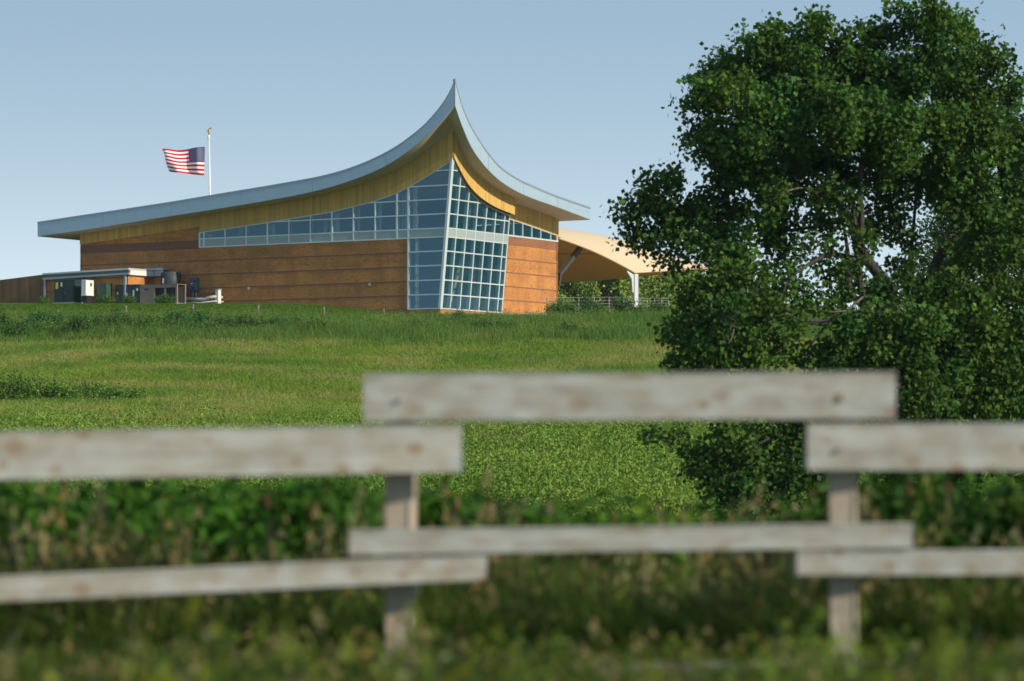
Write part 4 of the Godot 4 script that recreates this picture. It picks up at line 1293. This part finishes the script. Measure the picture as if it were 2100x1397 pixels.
func small_tree(label: String, group: String, p: Vector3, h: float, w: float, col: Color, seed_: int, meshes: Array, n: int, cat := "tree") -> void:
	var t := thing("background_tree", label, cat, p, group)
	var r := RandomNumberGenerator.new()
	r.seed = seed_
	var st := st_new(true)
	tube(st, [UP3 * -0.3, Vector3(0.1, h * 0.3, 0), Vector3(0.0, h * 0.6, 0.1), Vector3(0.1, h * 0.9, 0)], [0.2, 0.16, 0.1, 0.03], 7)
	for k in 9:
		var a := r.randf() * TAU
		var y := h * r.randf_range(0.15, 0.6)
		tube(st, [UP3 * y, UP3 * (y + h * 0.12) + Vector3(cos(a), 0, sin(a)) * w * 0.3, UP3 * (y + h * 0.25) + Vector3(cos(a), 0, sin(a)) * w * 0.6], [0.09, 0.06, 0.02], 6)
	done("trunk", st, M.pale_bark, t)
	var lobes := []
	for k in 26:
		var y := pow(r.randf(), 0.8)
		var rad := w * (0.35 + 0.65 * sin(PI * (0.12 + 0.85 * y))) * sqrt(r.randf())
		var a := r.randf() * TAU
		lobes.append(Vector3(cos(a) * rad, h * (0.08 + 0.86 * y), sin(a) * rad))
	var bufs := []
	for i in meshes.size(): bufs.append(PackedFloat32Array())
	for k in n:
		var l: Vector3 = lobes[r.randi() % lobes.size()]
		inst(bufs[r.randi() % meshes.size()], rand_basis(r, r.randf_range(1.0, 1.7), 0.6), l + Vector3(r.randfn(), r.randfn(), r.randfn()) * w * 0.17, tone(r, col, 0.25))
	for i in meshes.size(): copies("crown", meshes[i], M.leaf, bufs[i], t)

func build_far_trees() -> void:
	var meshes := [leaf_cluster(21, 12, 0.5, 0.17), leaf_cluster(22, 12, 0.5, 0.16)]
	var spots := [[1130, 262, 8.2, "bright green tree behind the canopy, close against the brick wall", 3.4], [1195, 270, 7.9, "pale green tree under the left half of the canopy", 3.2], [1250, 262, 7.4, "sunny tree behind the stone pillar", 3.2], [1300, 274, 7.4, "bushy tree behind the white canopy column", 3.2], [1352, 266, 6.8, "light green tree with bare stems just right of the canopy column", 3.2], [1410, 272, 6.6, "tree at the far end of the silver fence", 3.4], [1475, 268, 5.0, "low tree glimpsed through the lower left boughs of the big tree", 3.0], [1550, 276, 3.6, "low far tree behind the big tree's left boughs", 3.0], [1640, 270, 2.6, "small pale far bush seen in the gap by the big tree's forks", 2.6], [1720, 280, 2.2, "small far bush right of the gap under the big tree's limb", 2.6]]
	for i in spots.size():
		var q: Array = spots[i]
		var p := at(q[0], 640, q[1])
		p.y = terr(p.x, p.z)
		small_tree(q[3], "far trees behind the canopy", p, q[2], q[4], Color(0.23, 0.33, 0.065), 300 + i, meshes, 1500 if i < 6 else 700)
	# trees right of the frame that the leaning glass mirrors
	for i in 7:
		var p := Vector3(36 + i * 7.0, 0, -212.0 - (i % 3) * 6.0 - i * 4.0)
		p.y = terr(p.x, p.z)
		small_tree("green tree right of the picture, mirrored in the leaning glass, %s out from the canopy" % nth(i), "trees mirrored in the glass", p, 9.0 + (i % 3) * 2.0, 4.0, Color(0.06, 0.12, 0.03), 400 + i, meshes, 800)

# ------------------------------------------------------------------ shrubs, weeds and grass
func nth(i: int) -> String:
	var w := ["first", "second", "third", "fourth", "fifth", "sixth", "seventh", "eighth", "ninth", "tenth", "eleventh", "twelfth", "thirteenth", "fourteenth", "fifteenth", "sixteenth", "seventeenth", "eighteenth", "nineteenth"]
	if i < 19: return w[i]
	var tens: String = ["twentieth", "thirtieth"][(i + 1) / 10 - 2]
	if (i + 1) % 10 == 0: return tens
	return ["twenty-", "thirty-"][(i + 1) / 10 - 2] + w[(i + 1) % 10 - 1]

func shrub(called: String, label: String, group: String, p: Vector3, h: float, w: float, col: Color, seed_: int, meshes: Array, n: int, scale_: float, m: Material, cones := 0) -> void:
	var t := thing(called, label, "shrub", p, group)
	var r := RandomNumberGenerator.new()
	r.seed = seed_
	var st := st_new(true)
	var tips := []
	for k in 9:
		var a := r.randf() * TAU
		var q := w * sqrt(r.randf()) * 0.85
		var tip := Vector3(cos(a) * q, h * r.randf_range(0.55, 1.0) * (1.0 - 0.3 * q / w), sin(a) * q)
		tips.append(tip)
		tube(st, [Vector3(cos(a), 0, sin(a)) * q * 0.3 - UP3 * 0.1, tip * Vector3(0.7, 0.5, 0.7), tip], [0.025, 0.018, 0.006], 5, false)
	done("stems", st, M.stem, t)
	var buf := [PackedFloat32Array(), PackedFloat32Array()]
	for k in n:
		var tip: Vector3 = tips[r.randi() % tips.size()]
		var f := pow(r.randf(), 0.6)
		var q: Vector3 = tip * Vector3(0.5 + 0.5 * f, f, 0.5 + 0.5 * f) + Vector3(r.randfn(), r.randfn() * 0.6, r.randfn()) * w * 0.2
		q.y = maxf(q.y, 0.05)
		inst(buf[k % 2], rand_basis(r, scale_ * r.randf_range(0.7, 1.3), 0.5), q, tone(r, col, 0.25))
	for i in 2: copies("foliage", meshes[i], m, buf[i], t)
	for k in cones:
		var tip: Vector3 = tips[k % tips.size()] + UP3 * 0.02
		st = st_new(true)
		tube(st, [tip, tip + UP3 * 0.02, tip + UP3 * 0.06, tip + UP3 * 0.09], [0.006, 0.018, 0.013, 0.003], 7)
		done("seed_cone", st, M.seed_red, t)

func build_shrubs() -> void:
	var small := [leaf_cluster(41, 14, 0.32, 0.10), leaf_cluster(42, 14, 0.32, 0.09)]
	var long := [leaf_cluster(43, 12, 0.2, 0.04, 2.4), leaf_cluster(44, 12, 0.2, 0.045, 2.2)]
	var dark := Color(0.065, 0.14, 0.03)
	# along the brow of the hill, below the building
	var r := RandomNumberGenerator.new()
	r.seed = 91
	for i in 36:
		var px := -30.0 + i * 20.0 + r.randf_range(-10, 10)
		var p := at(px, 660, 168.0 + r.randf_range(-3.5, 6.0))
		p.y = terr(p.x, p.z)
		shrub("brow_shrub", "dark weedy shrub, %s from the left edge in the belt below the long shaded wall" % nth(i), "dark shrubs along the brow left of the glass", p, r.randf_range(1.2, 1.9) * (1.0 if px < 420 else 0.75), r.randf_range(0.7, 1.15), tone(r, dark, 0.15), 500 + i, small, 200, 0.95, M.dark_leaf)
	var named := [
		[860, 172, 1.15, 1.1, "rounded dark shrub left of the leaning glass, below the corner post"], [905, 174, 1.0, 1.2, "low shrub directly below the glass corner post"], [940, 176, 1.45, 0.9, "pointed shrub reaching up over the sill of the leaning glass"], [985, 172, 1.0, 1.3, "broad low shrub below the middle of the leaning glass"], [1040, 172, 0.8, 1.2, "low shrub below the right edge of the leaning glass"],
		[1142, 188, 1.6, 0.9, "dark shrub at the left end of the silver fence"], [1168, 187, 1.35, 0.85, "lower shrub between two taller ones in front of the silver fence"], [1205, 189, 1.75, 0.9, "tallest dark shrub in front of the silver fence"], [1226, 187, 1.2, 0.7, "shrub left of the stone pillar in front of the silver fence"], [1280, 189, 1.65, 0.85, "upright dark shrub just left of the white canopy column"], [1305, 187, 1.1, 0.8, "low shrub at the foot of the white canopy column"], [1345, 189, 1.3, 1.0, "bushy shrub below the far run of silver fence"], [1170, 168, 0.7, 1.3, "flat dark patch of brush in the grass below the silver fence"]]
	for i in named.size():
		var q: Array = named[i]
		var p := at(q[0], 650, q[1])
		p.y = terr(p.x, p.z)
		shrub("brow_shrub", q[4], "dark shrubs in front of the glass and the silver fence", p, q[2], q[3], tone(r, Color(0.062, 0.145, 0.03), 0.12), 560 + i, small, 170, 0.9, M.dark_leaf)
	for q in [[215, 200.5, 0.8, 0.8, "bright green bush at the foot of the small green cabinet"], [262, 199.5, 0.75, 1.0, "low green bush at the left end of the charcoal unit"], [335, 198.0, 0.95, 0.85, "round green bush in front of the tan chiller"], [88, 201.0, 0.6, 0.5, "small bush at the foot of the annex downpipe"]]:
		var p := at(q[0], 622, q[1])
		p.y = terr(p.x, p.z)
		shrub("machine_shrub", q[4], "green bushes by the machines", p, q[2], q[3], Color(0.07, 0.15, 0.03), int(q[0]), small, 150, 0.75, M.leaf)
	# bushes low on the meadow at the left
	var lower := [[-5, 121, 1.5, 1.5, "tall leafy bush at the left edge, low on the meadow"], [45, 120, 1.35, 1.4, "second leafy bush from the left edge, low on the meadow"], [95, 121, 1.0, 1.2, "third leafy bush from the left edge, low on the meadow"], [140, 120, 1.05, 1.2, "fourth leafy bush from the left edge, with bright tips"], [195, 121, 1.0, 1.0, "fifth leafy bush from the left edge, bright and small"], [245, 120, 0.8, 1.0, "last small bush of the row, nearest the open grass"]]
	for i in lower.size():
		var q: Array = lower[i]
		var p := at(q[0], 850, q[1])
		p.y = terr(p.x, p.z)
		shrub("meadow_bush", q[4], "leafy bushes low on the meadow", p, q[2], q[3], Color(0.105, 0.20, 0.035), 700 + i, small, 260, 0.95, M.leaf)
	# sumac right behind the timber fence
	var sum_l := "blurred deep green sumac bush, %s from the left edge behind the left fence boards"
	var sum_m := "blurred low sumac bush, %s from the left under the middle fence board"
	var sum_r := "blurred dark sumac bush, %s right of the right fence post"
	var k := 0
	for q in [[-40, 20.0, 985], [60, 23.0, 980], [150, 20.0, 990], [240, 22.5, 985], [330, 20.0, 995], [420, 23.0, 985], [510, 20.5, 990], [600, 22.5, 985], [690, 20.5, 985], [770, 22.5, 985], [850, 21.0, 985], [920, 22.0, 1000], [985, 21.0, 1035]]:
		var top := at(q[0], q[2], 15.0 + (q[1] - 20.0) * 0.75)
		var p := Vector3(top.x, terr(top.x, top.z), top.z)
		shrub("sumac_bush", sum_l % nth(k), "sumac behind the left boards", p, top.y - p.y + 0.05, 0.5, Color(0.042, 0.115, 0.012), 800 + k, long, 420, 1.0, M.dark_leaf, 3)
		k += 1
	for q in [[1050, 21.0, 1050], [1120, 22.5, 1062], [1195, 21.0, 1055], [1270, 22.5, 1066], [1345, 21.0, 1062], [1420, 22.5, 1072], [1500, 21.0, 1080], [1580, 22.0, 1078], [1660, 21.0, 1055], [1740, 22.0, 1050]]:
		var top := at(q[0], q[2], 15.0 + (q[1] - 20.0) * 0.75)
		var p := Vector3(top.x, terr(top.x, top.z), top.z)
		shrub("sumac_bush", sum_m % nth(k - 13), "sumac under the middle board", p, top.y - p.y + 0.05, 0.5, Color(0.050, 0.125, 0.013), 830 + k, long, 330, 1.0, M.dark_leaf, 2)
		k += 1
	for q in [[1805, 21.0, 985], [1870, 23.0, 975], [1950, 21.0, 980], [2030, 23.0, 975], [2110, 21.0, 985], [2180, 22.5, 985]]:
		var top := at(q[0], q[2], 15.0 + (q[1] - 20.0) * 0.75)
		var p := Vector3(top.x, terr(top.x, top.z), top.z)
		shrub("sumac_bush", sum_r % nth(k - 23), "sumac behind the right boards", p, top.y - p.y + 0.05, 0.5, Color(0.032, 0.085, 0.010), 860 + k, long, 400, 1.0, M.dark_leaf, 2)
		k += 1

func build_grass() -> void:
	var r := RandomNumberGenerator.new()
	r.seed = 1234
	var tufts := [grass_tuft(61, 13, 0.32, 0.016, 0.28), grass_tuft(62, 13, 0.34, 0.018, 0.34), grass_tuft(63, 11, 0.30, 0.014, 0.22, 3)]
	var bufs := [PackedFloat32Array(), PackedFloat32Array(), PackedFloat32Array()]
	var lawn := PackedFloat32Array()
	var rank := PackedFloat32Array()
	var green := Color(0.20, 0.298, 0.045)
	var tan_ := Color(0.32, 0.31, 0.11)
	var deep := Color(0.11, 0.225, 0.035)
	for i in 120000:
		var d := sqrt(lerpf(56.0 * 56.0, 198.0 * 198.0, r.randf()))
		var x := r.randf_range(-1, 1) * (d * 0.205 + 8.0)
		var z := -d
		var p := Vector3(x, terr(x, z) - 0.02, z)
		var a := fn.get_noise_2d(x * 1.1, z * 2.2)
		var b := fn2.get_noise_2d(x * 3.0, z * 5.0)
		var c := green.lerp(deep, clampf(a * 2.2 - 0.1, 0, 0.8)).lerp(tan_, clampf(b * 1.8 - 0.02 - a * 0.8, 0, 0.8))
		var h := 0.42 + 0.18 * a + 0.1 * b
		var loc := Vector3(x, 0, z) - CORNER
		if loc.dot(UL) > -7.8 and loc.dot(UL) < 1.2 and loc.dot(UR) > 2.8 and loc.dot(UR) < 37.0: continue
		if loc.dot(UL) > 1.0 and loc.dot(UR) > 0.0: continue
		var mown := d > 186.0 and not (x > 3.0 and d < 197.0)
		if mown:
			inst(lawn, rand_basis(r, 1.0, 0.1).scaled(Vector3(1.1, 0.20, 1.1)), p, tone(r, Color(0.10, 0.19, 0.02), 0.12))
			continue
		var weedy := smoothstep(160.0, 165.0, d) * (1.0 - smoothstep(180.0, 187.0, d)) * clampf(0.75 + a * 1.5 - 0.3 * smoothstep(-10.0, 6.0, x), 0, 1)
		if r.randf() < weedy:
			c = c.lerp(Color(0.095, 0.19, 0.04), 0.75)
			h *= 2.1
		inst(bufs[2 if r.randf() < 0.25 + b else r.randi() % 2], rand_basis(r, 1.0, 0.08).scaled(Vector3(1.0, maxf(h, 0.2) * r.randf_range(0.8, 1.25) / 1.0, 1.0)), p, tone(r, c, 0.16))
	for i in 3:
		tag(copies("meadow_grass", tufts[i], M.grass, bufs[i]), ["long green meadow grass covering the hillside", "bending green meadow grass mixed through the hillside", "straw tipped meadow grass scattered over the hillside"][i], "grass")
	tag(copies("lawn_grass", tufts[0], M.grass, lawn), "short bright mown grass along the foot of the building", "grass")
	# leafy brambles on the lower slope
	var leafy := [leaf_cluster(71, 20, 0.46, 0.055, 2.2, 0.5), leaf_cluster(72, 20, 0.46, 0.06, 2.0, 0.5)]
	var lb := [PackedFloat32Array(), PackedFloat32Array()]
	for i in 32000:
		var d := lerpf(72.0, 108.0, r.randf())
		var x := r.randf_range(-1, 1) * (d * 0.205 + 7.0)
		var z := -d
		var a := fn2.get_noise_2d(x * 2.0, z * 2.6)
		if r.randf() > smoothstep(109.0, 92.0, d + a * 10.0): continue
		var hump := 0.30 + 0.5 * clampf(fn2.get_noise_2d(x * 7.0, z * 7.0) + 0.35, 0, 1)
		var f := pow(r.randf(), 0.5)
		var p := Vector3(x, terr(x, z) + f * hump, z)
		inst(lb[i % 2], rand_basis(r, r.randf_range(0.7, 1.3), 0.4), p, tone(r, Color(0.20, 0.30, 0.055).lerp(Color(0.12, 0.235, 0.035), clampf(a + 0.3, 0, 1)), 0.15))
	for i in 2:
		tag(copies("bramble_patch", leafy[i], M.leaf, lb[i]), ["light green leafy thicket on the lower slope above the fence boards", "yellowish leafy brambles mixed into the lower slope thicket"][i], "undergrowth")
	# valley floor and the rough grass round the timber fence
	var near := [grass_tuft(81, 16, 0.16, 0.006, 0.26), grass_tuft(82, 16, 0.18, 0.007, 0.34), grass_tuft(83, 10, 0.16, 0.005, 0.24, 8)]
	var nb := [PackedFloat32Array(), PackedFloat32Array(), PackedFloat32Array()]
	for i in 62000:
		var d := lerpf(5.0, 19.0, pow(r.randf(), 0.8)) if i < 46000 else lerpf(19.0, 60.0, r.randf())
		var x := r.randf_range(-1, 1) * (d * 0.205 + 5.0)
		var z := -d
		var a := fn2.get_noise_2d(x * 14.0, z * 14.0)
		var h := 0.52 + 0.22 * a
		if d < 13.4: h = maxf(0.24, 0.50 - 0.045 * (d - 6.0)) * (0.8 + 0.5 * a)
		var dry := (d > 13.0 or i % 4 == 0) and r.randf() < 0.04 + 0.2 * clampf(a, 0, 1)
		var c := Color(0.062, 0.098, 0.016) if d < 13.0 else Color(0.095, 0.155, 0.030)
		if dry:
			if d < 13.4: h *= 0.85
			c = Color(0.17, 0.15, 0.075)
			h *= 1.15
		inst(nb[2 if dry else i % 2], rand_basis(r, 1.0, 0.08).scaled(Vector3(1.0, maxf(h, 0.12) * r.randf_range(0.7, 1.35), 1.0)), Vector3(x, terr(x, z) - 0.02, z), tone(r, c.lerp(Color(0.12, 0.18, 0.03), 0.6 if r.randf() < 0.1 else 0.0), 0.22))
	var stalks := grass_tuft(85, 7, 0.07, 0.005, 0.16, 4)
	var sb := PackedFloat32Array()
	for i in 1500:
		var d := lerpf(8.0, 18.0, r.randf())
		var x := r.randf_range(-1, 1) * (d * 0.205 + 1.0)
		var a := fn2.get_noise_2d(x * 22.0 + 300.0, -d * 16.0)
		if a < r.randf_range(-0.1, 0.4): continue
		var top := 1.30 - ((1290.0 if d < 13.5 else 1215.0) - 870.0) * d / FOCAL - terr(x, -d)
		var c := Color(0.10, 0.155, 0.02).lerp(Color(0.18, 0.155, 0.08), 0.85 if r.randf() < 0.4 else 0.1)
		inst(sb, rand_basis(r, 1.0, 0.1).scaled(Vector3(1.0, maxf(top, 0.2) * r.randf_range(0.6, 1.08), 1.0)), Vector3(x, terr(x, -d) - 0.02, -d), tone(r, c, 0.25))
	tag(copies("grass_stalks", stalks, M.grass, sb), "tall pale grass stalks going to seed round the foot of the timber fence, blurred", "grass")
	for i in 3:
		tag(copies("verge_grass", near[i], M.grass, nb[i]), ["blurred green grass standing in front of and behind the timber fence", "blurred leaning grass round the timber fence posts", "blurred dry tan grass with seed heads under the fence boards"][i], "grass")

func build_terrace() -> void:
	# the paved yard between the sunlit wall and the canopy
	var st := st_new(true)
	for i in 11:
		for j in 34:
			var q := []
			for k in [[0, 0], [1, 0], [1, 1], [0, 1]]:
				var p := pl(1.1 - (i + k[0]) * 0.8, 3.0 + (j + k[1]) * 1.0, HB) + Vector3(CORNER.x, 0, CORNER.z)
				p.y = terr(p.x, p.z) + 0.06
				q.append(p)
			quad(st, q[0], q[1], q[2], q[3])
	var t := done("pavement", st, M.concrete)
	tag(t, "pale paved terrace between the sunlit wall and the canopy", "pavement", "", "structure")

func build_ground() -> void:
	var xs := []
	var zs := []
	for i in 97:
		var u := (i - 48) / 48.0
		xs.append(signf(u) * (absf(u) * 70.0 + pow(absf(u), 4.0) * 830.0))
	var z := 60.0
	while z > -1400.0:
		zs.append(z)
		z -= 1.6 if z > -240.0 and z < 10 else (10.0 if z > -400.0 else 60.0)
	var st := st_new(true)
	for i in zs.size() - 1:
		for j in xs.size() - 1:
			var q := []
			for k in [[0, 0], [1, 0], [1, 1], [0, 1]]:
				var x: float = xs[j + k[0]]
				var zz: float = zs[i + k[1]]
				q.append(Vector3(x, terr(x, zz), zz))
			quad(st, q[0], q[3], q[2], q[1])
	st.index()
	var g := done("ground", st, M.soil)
	tag(g, "rolling grassy ground rising from the fence to the building", "ground", "", "structure")

func _ready() -> void:
	var cam := Camera3D.new()
	cam.name = "camera"
	add_child(cam)
	cam.position = Vector3(0, EYE, 0)
	cam.rotation = Vector3(TILT, 0, 0)
	var lens := CameraAttributesPhysical.new()
	lens.frustum_focal_length = 92.77
	lens.frustum_focus_distance = 118.0
	lens.frustum_near = 0.1
	lens.frustum_far = 4000.0
	lens.exposure_aperture = 1.66
	cam.attributes = lens
	cam.fov = 14.742
	var we := WorldEnvironment.new()
	we.name = "world_environment"
	var env := Environment.new()
	env.background_mode = Environment.BG_SKY
	env.tonemap_mode = Environment.TONE_MAPPER_LINEAR
	env.tonemap_exposure = 1.3
	env.sdfgi_enabled = true
	env.ssao_enabled = true
	env.ssil_enabled = true
	var sky_m := ProceduralSkyMaterial.new()
	sky_m.sky_top_color = Color(0.485, 0.597, 0.694)
	sky_m.sky_horizon_color = Color(0.96, 1.015, 1.012)
	sky_m.sky_curve = 0.042
	sky_m.ground_horizon_color = Color(0.45, 0.48, 0.38)
	sky_m.ground_bottom_color = Color(0.30, 0.34, 0.22)
	sky_m.sun_angle_max = 12.0
	env.fog_enabled = true
	env.fog_density = 0.0001
	env.fog_light_color = Color(0.86, 0.93, 1.0)
	var sky := Sky.new()
	sky.sky_material = sky_m
	env.sky = sky
	we.environment = env
	add_child(we)
	var sun := DirectionalLight3D.new()
	sun.name = "sun"
	add_child(sun)
	var az := Vector3(0.837, 0, 0.547).normalized()
	var el := deg_to_rad(27.0)
	sun.look_at_from_position(az * cos(el) + UP3 * sin(el), Vector3.ZERO, UP3)
	sun.light_energy = 1.18
	sun.light_color = Color(1.0, 0.94, 0.84)
	sun.light_angular_distance = 0.5
	sun.shadow_enabled = true
	fn.seed = 3
	fn.frequency = 0.05
	fn.fractal_octaves = 3
	fn2.seed = 9
	fn2.frequency = 0.03
	fn2.fractal_octaves = 3
	make_materials()
	build_ground()
	build_terrace()
	build_centre()
	build_canopy()
	build_annex()
	build_machines()
	build_pipe_fence()
	build_meadow_posts()
	build_flag()
	build_fence()
	build_big_trees()
	build_far_trees()
	build_shrubs()
	build_grass()
